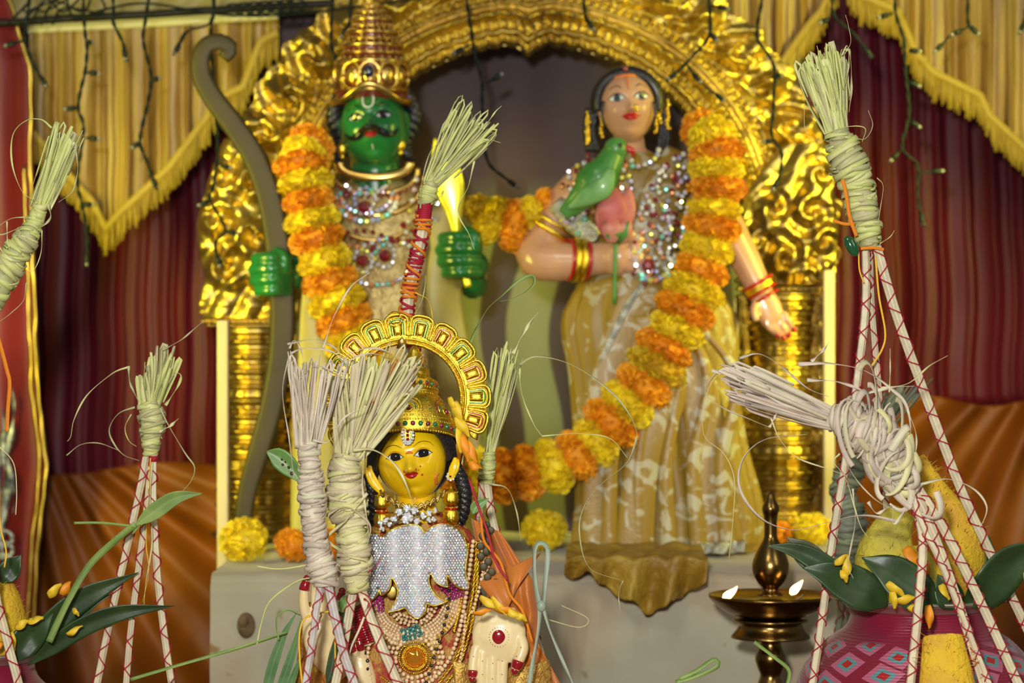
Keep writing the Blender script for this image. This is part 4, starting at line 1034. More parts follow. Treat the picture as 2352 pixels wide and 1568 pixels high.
# ---------------------------------------------------------------- palm-leaf bundles, leaves and loose strands
palmc = [(.66, .64, .28), (.50, .38, .32), (.76, .70, .42), (.56, .58, .2), (.36, .28, .25), (.72, .68, .38), (.58, .48, .4)]
palm = mat('dry_palm_leaf', (.78, .74, .36), .5, 0, (.66, .58, .3), 60, rand=palmc, bump=.25, bs=900, spec=.4)
palm_g = mat('green_palm_leaf', (.68, .7, .26), .5, 0, (.56, .56, .22), 60, rand=[(.66, .68, .22), (.36, .32, .2), (.8, .78, .36), (.6, .66, .18), (.44, .37, .25)], bump=.25, bs=900)
palm_p = mat('pinkish_palm_leaf', (.7, .6, .44), .5, 0, (.54, .46, .35), 60, rand=[(.7, .56, .46), (.46, .36, .31), (.8, .7, .54), (.58, .46, .4), (.72, .68, .44)], bump=.25, bs=900)
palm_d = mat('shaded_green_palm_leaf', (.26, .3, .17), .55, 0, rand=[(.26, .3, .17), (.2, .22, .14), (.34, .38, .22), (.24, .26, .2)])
stalk_m = mat('cream_stalk', (.76, .68, .44), .45, 0, (.66, .56, .38), 90, bump=.2, bs=500)
stalk_g = mat('grey_stalk', (.6, .55, .5), .45, 0, (.5, .44, .4), 90, bump=.2, bs=500)
thread_red = mat('red_thread', (.42, .008, .03), .6)
yarn_or = mat('orange_yarn', (.85, .26, .01), .8, bump=.6, bs=1500)
thread_ye = mat('yellow_thread', (.85, .5, .03), .6)
leaf_dk = mat('dark_mango_leaf', (.022, .05, .014), .38, 0, (.035, .075, .02), 30, spec=.5, bump=.15, bs=200)
leaf_lt = mat('fresh_green_leaf', (.16, .3, .06), .4, 0, (.1, .22, .05), 40, bump=.15, bs=200)
grass_m = mat('grass_blade', (.25, .36, .08), .5, 0, (.17, .27, .06), 50)
grass_gr = mat('grey_green_blade', (.38, .44, .34), .45, 0, (.28, .36, .26), 50)
petal_y = mat('yellow_petal', (.88, .62, .03), .5, 0, (.8, .5, .02), 80)
petal_o = mat('orange_petal', (.9, .33, .01), .5, 0, (.8, .25, .01), 80)

def strip_obj(name, P, w_, t_, m, parent, n=6, twist=0, **k):
    mb = MB(); sweep(mb, P, w_, t_, n, twist=twist); return obj(name, mb, m, parent, **k)
def leaf(name, F, pts, width, m, parent=None, fold=.25, tilt=0, curl=0, res=26, **k):
    P = spline([F(*p) for p in pts], res); mb = MB()
    def fn(u, v):
        i = min(int(v * (res - 1) + .001), res - 1); t = (P[min(i + 1, res - 1)] - P[max(i - 1, 0)]).normalized()
        sd = Vector((t.z, 0, -t.x)).normalized() * math.cos(tilt) + Vector((0, 1, 0)) * math.sin(tilt); nn = sd.cross(t).normalized()
        if nn.y > 0: nn = -nn
        w_ = (width * F.s) * (val(prof_leaf, v)); q = 2 * u - 1
        return P[i] + sd * q * w_ + nn * (fold * abs(q) * w_ + curl * math.sin(v * 9 + q) * w_ * .15)
    grid(mb, fn, 8, res - 1, (0, .0006, 0))
    o = obj(name, mb, m, parent, **k)
    return o
prof_leaf = [.05, .45, .8, .97, 1, .97, .88, .72, .5, .25, .02]

def bundle(F, lab, tips=None, base=None, nst=0, binding=None, legs=(), sw=3, m=None, ms=None, thread=1, seed=0, fold=.5, pitch=62, coil=1.0, grp=None, coilw=5.5, legr=10):
    rnd = random.Random(seed); s = F.s; m = m or palm
    ref = binding[0] if binding else base
    t = thing('palm_stalk_bundle', F(binding[-1][0], binding[-1][1], binding[-1][2]) * 1, lab, 'bundle', grp)
    if tips:
        for i in range(nst):
            q = (i + rnd.uniform(.1, .9)) / nst; T = spline([(x, y, d) for x, y, d in tips], 41)[int(q * 40)]
            b = Vector((base[0] + rnd.uniform(-1, 1) * base[3] * .8 + (q - .5) * base[4], base[1] + rnd.uniform(-4, 4) + (q - .5) * base[5], base[2] + rnd.uniform(-1, 1) * base[3]))
            L = rnd.uniform(.82, 1.05); e = b.lerp(T, L) + Vector((rnd.uniform(-7, 7), rnd.uniform(-7, 7), rnd.uniform(-24, 24)))
            mid = b.lerp(e, .5) + Vector((rnd.uniform(-5, 5), rnd.uniform(-5, 5), rnd.uniform(-6, 10)))
            dr = (e - b).normalized(); pp = [b, mid, e]
            if rnd.random() < fold:      # strip folded back on itself at the tip
                sd = Vector((dr.y, -dr.x, 0)) * rnd.choice((-1, 1)) * rnd.uniform(5, 14)
                pp = [b, mid, e - dr * 6, e + sd * .5 + dr * 3, e + sd - dr * 12, e + sd * 1.2 - dr * rnd.uniform(50, 110)]
            P = spline([F(*p) for p in pp], 22); w_ = rnd.uniform(.6, 1.35) * sw * s
            strip_obj('leaf_strip', P, lambda q_: w_ * (.62 + .38 * math.sin(PI * min(1, q_ * .9 + .1)) ** .5), .55 * s, m, t, twist=lambda q_, a=rnd.uniform(-.9, .9), b_=rnd.uniform(-1.2, 1.2): a + b_ * q_)
    if binding:
        B = spline([F(x, y, d) for x, y, d, r in binding], 120); R = [r * s for *_, r in binding]
        core = MB(); sweep(core, B, [r * .86 for r in R], None, 16)
        Lb = sum((b - a).length for a, b in zip(B, B[1:])); n = int(Lb / (6.2 * s) * coil)
        for i in range(n):
            q = (i + rnd.uniform(-.4, .4)) / n; q = min(max(q, 0), .999); k = int(q * 119); T = (B[min(k + 1, 119)] - B[max(k - 1, 0)]).normalized()
            tilt = Vector((rnd.uniform(-.3, .3), rnd.uniform(-.3, .3), rnd.uniform(-.3, .3))); ax = (T + tilt).normalized()
            u = ax.orthogonal().normalized(); v_ = ax.cross(u); r = val(R, q) * rnd.uniform(.88, 1.1); a0 = rnd.uniform(0, 6.28); arc_ = rnd.uniform(4.2, 6.9)
            pp = [B[k] + (u * math.cos(a0 + arc_ * j / 26) + v_ * math.sin(a0 + arc_ * j / 26)) * r * (1 + .05 * math.sin(j * .7 + i)) + T * (j / 26 - .5) * 8 * s for j in range(27)]
            sweep(core, pp, (lambda z, w_=rnd.uniform(.7, 1.3): w_ * coilw * s * min(1, .25 + 4 * z * (1 - z))), 1.1 * s, 6, nrm=(pp[0] - B[k]))
        obj('binding', core, m, t)
    for k, L in enumerate(legs):
        L = list(L); lr = legr; mm = ms or stalk_m
        if isinstance(L[0], (int, float)): lr = L.pop(0)
        W = [F(*p) for p in L]; d = (W[-1] - W[-2]).normalized()
        if d.z < -.3 and W[-1].z > ZT: W.append(W[-1] + d * ((W[-1].z - ZT) / -d.z))
        P = spline(W, 90); mb = MB(); sweep(mb, P, lr * .8 * s, None, 10)
        for j in range(5):
            a = j * 1.257 + k
            sweep(mb, [p + Vector((math.cos(a), math.sin(a), 0)) * lr * .5 * s for p in P], (lr * .5 * s), (lr * .42 * s), 6, twist=a)
        st = obj('stalk', mb, mm, t)
        if thread:
            D = [0]
            for a, b in zip(P, P[1:]): D.append(D[-1] + (b - a).length)
            mb = MB()
            for sg in ((1, -1) if thread == 1 else (1,)):
                n = int(D[-1] / (pitch * s) * 16); pp = []; ph = rnd.uniform(0, 6)
                for j in range(n + 1):
                    dd = D[-1] * j / n; i = 0
                    i = min(max(int(np.searchsorted(D, dd)) - 1, 0), 88); u_ = (dd - D[i]) / max(D[i + 1] - D[i], 1e-9); c = P[i].lerp(P[i + 1], min(max(u_, 0), 1))
                    a = sg * (dd / (pitch * s)) * 2 * PI + ph + .5 * math.sin(dd / (90 * s)); T = (P[i + 1] - P[i]).normalized(); u = T.orthogonal().normalized(); v_ = T.cross(u)
                    pp.append(c + (u * math.cos(a) + v_ * math.sin(a)) * (lr * 1.02 + 1) * s)
                sweep(mb, pp, 1.5 * s, None, 5)
            obj('red_thread', mb, thread_red, st, kind='stuff')
    return t
def loose(F, t, pts, w_=2.0, m=None, name='loose_strand', tw=1.5, taper=True):
    P = spline([F(*(p if len(p) == 3 else (*p, 30))) for p in pts], max(16, len(pts) * 9))
    return strip_obj(name, P, lambda q: w_ * F.s * ((1 - .75 * q ** 3) if taper else 1), .6 * F.s, m or palm, t, twist=lambda q: tw * math.sin(q * 5))

# front left bundle
F = Fr(2.06)
b1 = bundle(F, 'pinkish palm-stalk bundle standing foremost, left of the yellow-faced goddess, with a tall splayed tassel', tips=[(664, 800, 0), (690, 850, 30), (735, 822, 0), (790, 830, -20)], base=(706, 1030, 0, 12, 40, 0), nst=38,
    binding=[(706, 1020, 0, 22), (712, 1060, 0, 26), (716, 1130, 0, 31), (720, 1200, 0, 29), (732, 1280, 0, 26), (744, 1318, 0, 36), (746, 1345, 0, 30)], m=palm_p, ms=stalk_g, sw=4, seed=1,
    legs=[(9, (738, 1330, 0), (728, 1400, 10), (714, 1500, 16), (703, 1568, 20)), (11, (752, 1335, 0), (772, 1420, 16), (792, 1500, 24), (816, 1568, 30))], coilw=6.5)
for p in (((668, 812, 20), (700, 800, 26), (760, 806, 20), (800, 838, 10)), ((664, 820, 10), (650, 900, 10), (664, 1000, 10), (676, 1100, 10)), ((690, 870, 30), (730, 840, 36), (800, 870, 30)), ((742, 800, 10), (768, 726, 10), (806, 660, 10), (850, 626, 10)),
          ((666, 800, 16), (676, 782, 16), (690, 796, 16), (700, 830, 20)), ((720, 1010, 30), (760, 1010, 40), (790, 960, 30), (850, 930, 20)), ((660, 790, 0), (720, 780, 0), (770, 800, 0), (800, 850, 0))):
    loose(F, b1, p, 3 if p[0][0] > 700 or p[1][1] < 810 else 2, palm_p)
# second front bundle, its tassel leans over the crown
F = Fr(2.1)
b2 = bundle(F, 'wide palm-stalk bundle whose tassel leans to the right across the goddess crown', tips=[(782, 905, 0), (775, 860, 40), (840, 815, 40), (900, 800, 30), (955, 812, 20), (965, 900, 0)], base=(800, 1050, 0, 14, 46, 6), nst=74,
    binding=[(796, 1050, 0, 30), (792, 1085, 0, 42), (796, 1140, 0, 46), (806, 1200, 0, 38), (812, 1260, 0, 36), (818, 1330, 0, 40), (824, 1352, 0, 24)], sw=5.2, seed=2, m=palm, coilw=7.5,
    legs=[(12, (826, 1340, 0), (850, 1410, 20), (884, 1495, 30), (917, 1568, 34)), (11, (812, 1350, -10), (800, 1420, 0), (786, 1500, 6), (771, 1568, 8))], pitch=70)
for p in (((780, 850, 40), (810, 810, 50), (870, 800, 50), (930, 830, 40)), ((760, 880, 20), (800, 832, 50), (850, 812, 60), (905, 822, 50)), ((812, 1032, 40), (860, 1030, 60), (910, 1062, 70), (940, 1120, 74), (958, 1180, 74)),
          ((752, 1180, 50), (800, 1160, 60), (850, 1200, 40), (846, 1250, 30)), ((846, 1130, 40), (800, 1190, 60), (756, 1230, 50), (790, 1262, 40)), ((842, 1010, 30), (838, 1060, 40), (836, 1120, 40), (850, 1230, 40)), ((755, 1240, 40), (800, 1270, 50), (844, 1286, 40), (848, 1310, 30))):
    loose(F, b2, p, 4.2, palm)
loose(F, b2, ((840, 1410, 60), (828, 1440, 60), (812, 1475, 60), (806, 1500, 60)), 3, stalk_m, tw=0)
loose(F, b2, ((848, 1310, 60), (870, 1290, 70), (882, 1262, 70)), 1.8, thread_red, 'red_thread'); loose(F, b2, ((838, 1370, 40), (850, 1380, 50), (840, 1400, 50)), 3, thread_red, 'red_thread')
# bundle right of the halo
F = Fr(2.26)
b3 = bundle(F, 'slender palm-stalk bundle standing upright just right of the golden halo', tips=[(1148, 808, 0), (1170, 800, 0), (1196, 826, 0)], base=(1124, 1046, 0, 6, 12, 0), nst=24,
    binding=[(1124, 1040, 0, 13), (1120, 1075, 0, 18), (1116, 1110, 0, 18)], sw=3.6, seed=3, m=palm_g, pitch=80, fold=.7,
    legs=[(10, (1118, 1100, 0), (1128, 1180, 0), (1150, 1260, 10), (1177, 1324, 20), (1207, 1398, 30), (1236, 1480, 30), (1261, 1568, 30)), (8, (1108, 1100, 0), (1102, 1180, -10), (1100, 1260, -30))])
for p, w_ in ((((1178, 812), (1196, 776), (1218, 740), (1236, 718)), 5), (((1192, 838, 20), (1230, 818), (1300, 832), (1370, 872), (1430, 930), (1462, 1000), (1440, 1060)), 3.4), (((1462, 1000), (1440, 1060), (1380, 1110), (1342, 1160), (1330, 1220), (1352, 1300), (1426, 1330)), 2.6),
                (((1194, 846), (1198, 900), (1222, 966), (1244, 1000)), 2.6), (((1244, 1000), (1330, 994), (1400, 1006), (1440, 1050)), 2), (((1130, 1110, 30), (1165, 1120), (1186, 1170), (1196, 1240)), 2.6), (((1430, 1330), (1420, 1360), (1424, 1410)), 2)):
    loose(F, b3, p, w_, palm_g if w_ < 5 else palm)
# threaded stick behind the crown
F = Fr(2.3)
b4 = bundle(F, 'thread-wrapped stick rising behind the goddess crown with a fanned straw tassel on top', tips=[(1034, 246, 0), (1070, 236, 10), (1100, 250, 0), (1134, 285, 0), (1128, 330, 0)], base=(988, 424, 0, 9, 22, 10), nst=44,
    binding=[(990, 418, 0, 14), (988, 430, 0, 22), (982, 452, 0, 24), (978, 468, 0, 18)], sw=2.8, seed=4, m=palm_g, thread=0,
    legs=[(14, (978, 460, 0), (968, 540, 0), (950, 620, 0), (936, 700, 0), (940, 800, -10), (966, 900, -30), (972, 1100, -60), (974, 1568, -80))])
mb = MB(); my = MB()
LP = spline([F(978, 464, 0), F(968, 540, 0), F(950, 620, 0), F(936, 700, 0), F(938, 760, 0), F(958, 836, -12), F(966, 880, -22)], 80)
rnd = random.Random(6)
def wrap(mbx, a, b, turns, r, rt, sg=1):
    pp = []
    for j in range(int(turns * 18) + 1):
        q = a + (b - a) * j / (turns * 18); i = min(int(q * 79), 78); c = LP[i].lerp(LP[i + 1], q * 79 - i); T = (LP[i + 1] - LP[i]).normalized(); u = T.orthogonal().normalized(); v_ = T.cross(u); an = sg * 2 * PI * turns * (q - a) / (b - a)
        pp.append(c + (u * math.cos(an) + v_ * math.sin(an)) * r * F.s)
    sweep(mbx, pp, rt * F.s, None, 6)
wrap(mb, 0, .09, 9, 15, 2.6); wrap(mb, .09, .9, 13, 16, 3.2); wrap(mb, .1, .92, 9, 16.5, 3.2, -1); wrap(mb, .6, .78, 9, 16, 2.8); wrap(mb, .28, .36, 4, 16, 2.8)
wrap(my, .08, .15, 3, 18, 3.4); wrap(my, .12, .9, 6.5, 18, 3.6, -1); wrap(my, .40, .52, 5, 18, 3.4); wrap(my, .60, .9, 4, 19, 3.2)
obj('red_thread', mb, thread_red, b4, kind='stuff'); obj('orange_yarn', my, yarn_or, b4, kind='stuff')
for p, w_ in ((((966, 480, 20), (972, 410), (990, 350), (1010, 330)), 2), (((1090, 372), (1076, 430), (1052, 486), (1078, 540), (1090, 574)), 2.6), (((1020, 400), (1080, 350), (1120, 325), (1150, 330)), 2), (((1000, 470, 20), (1020, 440), (1014, 456)), 2), (((1110, 300), (1136, 262), (1152, 246)), 2.4),
                (((946, 738, 30), (970, 690), (978, 650), (978, 632)), 2), (((955, 672), (985, 690), (994, 730), (992, 760)), 2)):
    loose(F, b4, p, w_, palm_g if w_ != 2 or p[0][0] != 955 else thread_ye)
# tall right bundle
F = Fr(2.22)
b5 = bundle(F, 'tallest palm-stalk bundle at the right with a pale green broom-like tassel and thick twisted binding', tips=[(1828, 146, 0), (1852, 140, 30), (1884, 122, 30), (1912, 104, 10), (1944, 112, 0)], base=(1926, 312, 0, 14, 34, -6), nst=64,
    binding=[(1924, 300, 0, 22), (1932, 330, 0, 38), (1950, 380, 0, 45), (1968, 430, 0, 42), (1980, 480, 0, 38), (1992, 530, 0, 38), (1998, 556, 0, 30), (1999, 575, 0, 18)], sw=5, seed=5, m=palm_g, coilw=8, pitch=66, fold=.6,
    legs=[(10, (1988, 566, 0), (1988, 700, 0), (1972, 850, 0), (1942, 1060, 0), (1912, 1240, 0), (1884, 1450, 0), (1866, 1568, 0)), (8, (2000, 566, -20), (2006, 700, -30), (2024, 880, -50), (2040, 1060, -80)), (12, (2012, 566, 10), (2060, 730, 10), (2130, 920, 0), (2210, 1130, 0), (2290, 1300, 0), (2362, 1450, 0))])
for p, w_ in ((((1938, 120), (1948, 122), (1952, 200), (1946, 260)), 4), (((1930, 130), (1942, 108), (1946, 150), (1936, 200)), 2.6), (((1890, 310), (1930, 296), (1966, 292), (1984, 300), (1976, 328)), 1.6), (((1958, 320), (1984, 320), (2000, 290), (1990, 256)), 1.2), (((2010, 410), (2024, 430), (2016, 490), (2012, 520)), 1.4), (((1936, 128), (1950, 100), (1944, 60), (1938, 38)), 1), (((2018, 560, 20), (2040, 545), (2050, 530)), 1.6), ((((1844, 240), (1846, 300), (1870, 330))), .9)):
    loose(F, b5, p, w_, palm_g)
for p, w_, m_ in ((((1930, 414, 40), (1938, 450, 44), (1946, 500, 44), (1962, 544, 40)), 5, yarn_or), (((1908, 508, 40), (1934, 516, 44), (1958, 516, 40)), 4, yarn_or), (((1972, 572, 34), (2000, 570, 36), (2026, 574, 30)), 4, yarn_or), (((2008, 590, 20), (2016, 680, 20), (2030, 760, 20), (2024, 800, 20), (1998, 842, 20)), 2.6, thread_ye), (((1968, 580, 30), (1970, 620, 30), (1980, 650, 30)), 2, thread_ye)):
    loose(F, b5, p, w_, m_, 'yarn', 0, False)
mb = MB(); ell(mb, F(1951, 566, 36), 14 * F.s, 10 * F.s, 26 * F.s, M=Matrix.Rotation(-.5, 3, 'Y')); obj('bangle_bead', mb, mat('green_glass_bead', (.01, .09, .03), .1, coat=1), b5)
# bent right bundle
F = Fr(2.1)
b6 = bundle(F, 'bent palm-stalk bundle at the right whose pale tassel points left over the tangled knot', tips=[(1690, 830, 0), (1668, 850, 30), (1672, 890, 30), (1690, 925, 0)], base=(1925, 968, 0, 16, 6, 44), nst=54,
    binding=[(1918, 960, 0, 30), (1944, 966, 10, 46), (1975, 985, 10, 58), (2010, 1000, 6, 62), (2040, 1040, 6, 52), (2062, 1080, 4, 44), (2080, 1110, 0, 34)], sw=5.4, seed=6, m=palm_p, coilw=8, pitch=58, coil=1.3,
    legs=[(11, (2080, 1100, 4), (2108, 1190, 14), (2116, 1260, 20), (2104, 1400, 26), (2086, 1568, 30)), (12, (2090, 1110, 8), (2140, 1220, 14), (2200, 1390, 18), (2256, 1568, 22)), (12, (2102, 1110, 0), (2170, 1220, 6), (2250, 1380, 10), (2336, 1568, 14)), (8, (2084, 1110, 24), (2112, 1200, 30), (2160, 1300, 34), (2240, 1500, 30))])
rnd = random.Random(9)
for k in range(46):      # tangled loops of the knot
    q0 = rnd.random(); cx, cy = 1965 + 105 * q0 + rnd.uniform(-26, 26), 960 + 130 * q0 + rnd.uniform(-30, 30); rx, ry = rnd.uniform(20, 40), rnd.uniform(50, 110); a0 = rnd.uniform(0, 6); d0 = rnd.uniform(20, 66); tl = rnd.uniform(-1.0, .4)
    pp = []
    for j in range(9):
        a = a0 + j * .34; x, y = rx * math.cos(a), ry * math.sin(a); pp.append((cx + x * math.cos(tl) - y * math.sin(tl), cy + x * math.sin(tl) + y * math.cos(tl), d0 + 10 * math.sin(a * 2)))
    loose(F, b6, pp, rnd.uniform(6, 11), palm_p if k % 3 else palm, 'knot_strip', tw=.3)
for p, w_ in ((((2060, 1196, 20), (1980, 1182), (1900, 1196), (1820, 1214), (1750, 1192), (1705, 1140), (1694, 1090), (1712, 1040), (1760, 1006), (1850, 996)), 4.6), (((2110, 1110), (2170, 1098), (2230, 1120), (2260, 1160), (2250, 1200), (2232, 1216)), 3.6),
              (((1632, 850), (1700, 872), (1800, 930), (1890, 962)), 4), (((1646, 848), (1618, 900), (1660, 936), (1720, 962), (1764, 980)), 2.6), (((1690, 840), (1640, 868), (1614, 930), (1616, 1000), (1660, 1040), (1684, 1100), (1680, 1200), (1672, 1280)), 1.2),
              (((1764, 980), (1780, 950), (1784, 944)), 4), (((1768, 960), (1790, 1010), (1830, 1050), (1900, 1076), (1940, 1090)), 2.4), (((1696, 822), (1740, 812), (1790, 840), (1850, 890), (1900, 910)), 3.4), (((1830, 836), (1900, 834), (1980, 850), (2040, 890), (2080, 940), (2090, 1060)), 5.5),
              (((1850, 872), (1920, 876), (1980, 900), (1990, 930)), 5), (((1920, 960), (1970, 910), (2040, 890), (2096, 886)), 5.5), (((2020, 890), (2080, 880), (2130, 840), (2172, 816)), 3), (((2038, 900), (2040, 850), (2040, 800)), 2.2), (((2080, 940), (2100, 1000), (2094, 1060)), 3.4),
              (((1922, 1010), (1950, 1080), (2000, 1140), (2050, 1170)), 2.6), (((2110, 1110, 30), (2088, 1150), (2050, 1200), (2046, 1164)), 5.5), (((1990, 1150), (2010, 1176), (2044, 1158)), 5), (((1925, 1040), (1912, 1060), (1940, 1100), (1970, 1200), (1990, 1232)), 2.4), (((1955, 1120), (1960, 1200), (1944, 1290), (1956, 1326)), 2.6),
              (((1860, 830), (1890, 800), (1900, 784)), 5)):
    loose(F, b6, p, w_, palm_p if w_ > 3 else palm)
# middle left bundle
F = Fr(2.3)
b7 = bundle(F, 'short palm-stalk bundle standing alone at the left before the maroon curtain', tips=[(322, 870, 0), (352, 792, 0), (380, 800, 0), (402, 812, 0), (404, 850, 0)], base=(346, 934, 0, 9, 26, 0), nst=26,
    binding=[(344, 926, 0, 22), (346, 945, 0, 31), (350, 980, 0, 29), (348, 1010, 0, 21), (346, 1046, 0, 19)], sw=5, seed=7, m=palm_g, fold=.2, pitch=64,
    legs=[(9, (336, 1044, 0), (322, 1120, 0), (290, 1270, 10), (256, 1420, 20), (226, 1568, 20)), (8, (346, 1044, -6), (338, 1150, -6), (318, 1300, -6), (300, 1450, 0), (290, 1568, 0)), (9, (352, 1044, 0), (354, 1160, 10), (366, 1330, 20), (382, 1460, 24), (398, 1568, 24))])
for p, w_ in ((((300, 842), (262, 858), (206, 906), (176, 960), (168, 1000), (160, 1012)), 2.6), (((314, 934), (276, 950), (256, 985), (268, 1020), (290, 1044), (324, 1056)), 2.8), (((372, 936), (394, 980), (430, 1040), (450, 1070), (444, 1100), (420, 1130)), 2.4), (((158, 1044), (190, 1020), (230, 1016), (276, 1032)), 1.6),
                (((370, 990), (396, 976), (414, 960)), 5), (((384, 930), (410, 890), (420, 862), (402, 852)), 4.5), (((300, 840), (304, 880), (322, 920)), 3.6), (((376, 804), (420, 780), (468, 740)), 2.8), (((306, 950), (292, 980), (300, 1010), (318, 1024)), 1.6), (((352, 1060, 20), (350, 1140), (354, 1240), (340, 1330), (334, 1400)), 2.6)):
    loose(F, b7, p, w_, palm_g if w_ < 5 and p[-1] != (334, 1400) else palm)
loose(F, b7, ((350, 1050, 30), (347, 1120, 30), (340, 1240, 30), (346, 1310, 30), (332, 1380, 30)), 1.8, thread_ye, 'yellow_thread')
mb = MB(); sweep(mb, [F(352, 1044, 0), F(352, 1060, 0)], 10.5 * F.s, None, 12); obj('red_band', mb, thread_red, b7)
# far left bundle
F = Fr(2.24)
b8 = bundle(F, 'palm-stalk bundle cut by the left edge with a slanting tassel and thick coiled binding', tips=[(124, 300, 0), (142, 286, 10), (168, 296, 10), (198, 314, 0)], base=(92, 478, 0, 10, 34, 4), nst=46,
    binding=[(94, 470, 0, 16), (84, 500, 0, 20), (64, 540, 0, 30), (40, 580, 0, 34), (10, 630, 0, 36), (-20, 690, 0, 30), (-40, 730, 0, 20)], sw=4.6, seed=8, m=palm_g, fold=.4, pitch=70, coilw=7.5,
    legs=[(11, (-36, 720, 0), (-34, 1000, 10), (-10, 1330, 20), (14, 1440, 24), (48, 1568, 26)), (9, (-46, 720, 0), (-90, 1100, 0), (-120, 1568, 0))])
for p, w_ in ((((124, 296), (100, 278), (66, 280), (36, 312), (34, 380), (56, 440), (84, 462)), 3), (((180, 350), (184, 390), (172, 440), (140, 466)), 2.2), (((64, 500), (30, 504), (2, 524), (10, 540), (60, 520)), 2), (((22, 510), (24, 560), (34, 590)), 2.2), (((4, 530), (2, 560), (24, 600)), 2), (((102, 530), (100, 580), (84, 620), (66, 622)), 1.5), (((66, 650), (60, 690), (30, 720), (0, 742)), 1.5), (((116, 470), (122, 500), (104, 520), (92, 524)), 4)):
    loose(F, b8, p, w_, palm_g)
for p, w_, m_ in ((((-6, 755), (6, 790), (22, 850), (28, 880), (24, 940), (22, 990)), 5, yarn_or), (((-2, 960), (4, 1100), (6, 1200), (20, 1262), (16, 1300)), 2.2, thread_ye), (((0, 1020), (36, 1060), (44, 1120), (42, 1180)), 1.2, palm)):
    loose(F, b8, p, w_, m_, 'yarn', 0, False)
# bundle standing behind the right pot
F = Fr(2.62)
b9 = bundle(F, 'shaded grey-green palm-stalk bundle standing behind the right pot', tips=[(1990, 1000, 0), (2040, 900, 0), (2110, 880, 0), (2150, 860, 0)], base=(1966, 1056, 0, 10, 20, 0), nst=24,
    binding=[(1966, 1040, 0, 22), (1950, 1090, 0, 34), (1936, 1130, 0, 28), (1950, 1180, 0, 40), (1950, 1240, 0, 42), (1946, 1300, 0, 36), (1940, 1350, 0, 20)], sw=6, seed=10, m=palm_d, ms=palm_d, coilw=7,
    legs=[(8, (1936, 1340, 0), (1928, 1430, 0), (1912, 1520, 0)), (8, (1944, 1340, 0), (1960, 1500, 0))])
# knotted grey-green blade, bottom centre
F = Fr(2.12)
t = thing('knotted_blade', F(1242, 1568, 60), 'grey-green leaf blade tied in a loop and knot right of the open palm hand', 'leaf')
for p, w_ in ((((1240, 1392), (1228, 1330), (1228, 1260), (1242, 1244), (1258, 1262), (1252, 1330), (1246, 1392)), 6.5), (((1240, 1384), (1236, 1450), (1214, 1568), (1200, 1640)), 6), (((1246, 1388), (1262, 1440), (1286, 1500), (1320, 1580)), 4.5)):
    loose(F, t, p, w_, grass_gr, 'blade', tw=.8, taper=False)
mb = MB(); ell(mb, F(1243, 1388, 32), 11 * F.s, 8 * F.s, 13 * F.s); obj('knot', mb, grass_gr, t)
F = Fr(2.3)
t = thing('looped_grass', F(1090, 790, -10), 'thin pale grass blade ending in a loop right of the threaded stick', 'grass blade')
loose(F, t, ((1076, 800), (1092, 760), (1120, 710), (1152, 680), (1190, 646), (1222, 634), (1226, 652), (1206, 672), (1170, 688), (1150, 692)), 4, grass_m, 'blade', taper=False)
F = Fr(2.26)
t = thing('bent_grass_blade', F(150, 1440, 20), 'long green grass blade folded into a broad tip before the short left bundle', 'grass blade')
leaf('blade_tip', F, [(316, 1204, 40), (360, 1172, 40), (410, 1140, 40), (470, 1130, 40)], 19, grass_m, t, fold=.3)
loose(F, t, ((118, 1470, 30), (160, 1380, 30), (210, 1296, 30), (268, 1240, 34), (318, 1200, 40)), 9, grass_m, 'blade', tw=.3, taper=False)
loose(F, t, ((176, 1198, 36), (240, 1198, 36), (318, 1206, 40)), 3.4, grass_m, 'blade', tw=0, taper=False)
loose(F, t, ((330, 1196, 34), (310, 1222, 34), (318, 1206, 40)), 3, grass_m, 'blade', tw=0)
F = Fr(2.16)
leaf('mango_leaf', F, [(612, 1036, 0), (640, 1050, 0), (672, 1080, 0), (694, 1112, 0)], 24, leaf_lt, None, label='green leaf with small brown holes left of the front stalk bundle', cat='leaf')
lf = bpy.data.objects['mango_leaf']; mb = MB()
for x, y, r in ((648, 1054, 2.5), (650, 1066, 3), (664, 1072, 3.5), (671, 1086, 4.5), (656, 1060, 2)): ell(mb, F(x, y, 10), r * F.s, 1.5 * F.s, r * F.s, 8, 6)
obj('brown_spots', mb, mat('brown_leaf_spot', (.07, .02, .01), .6), lf, kind='stuff')
leaf('mango_leaf', F, [(1086, 1176, 60), (1096, 1158, 60), (1124, 1140, 60)], 13, leaf_lt, None, label='small green leaf by the right lock of black hair', cat='leaf')
leaf('mango_leaf', F, [(826, 1200, 30), (834, 1160, 30), (830, 1120, 30)], 14, leaf_dk, None, label='dark green leaf tucked between the wide bundle and the black hair', cat='leaf')
leaf('mango_leaf', F, [(786, 1402, 40), (800, 1376, 40), (812, 1352, 40)], 17, leaf_lt, None, label='small green leaf under the binding of the wide front bundle', cat='leaf')
leaf('mango_leaf', F, [(778, 1400, 30), (798, 1430, 30), (800, 1462, 30)], 16, leaf_dk, None, label='dark green leaf hanging between the two front bundles', cat='leaf')
leaf('mango_leaf', F, [(752, 1568, 20), (766, 1520, 20), (774, 1450, 20)], 13, leaf_dk, None, label='long dark green leaf rising between the front stalks at the bottom', cat='leaf')
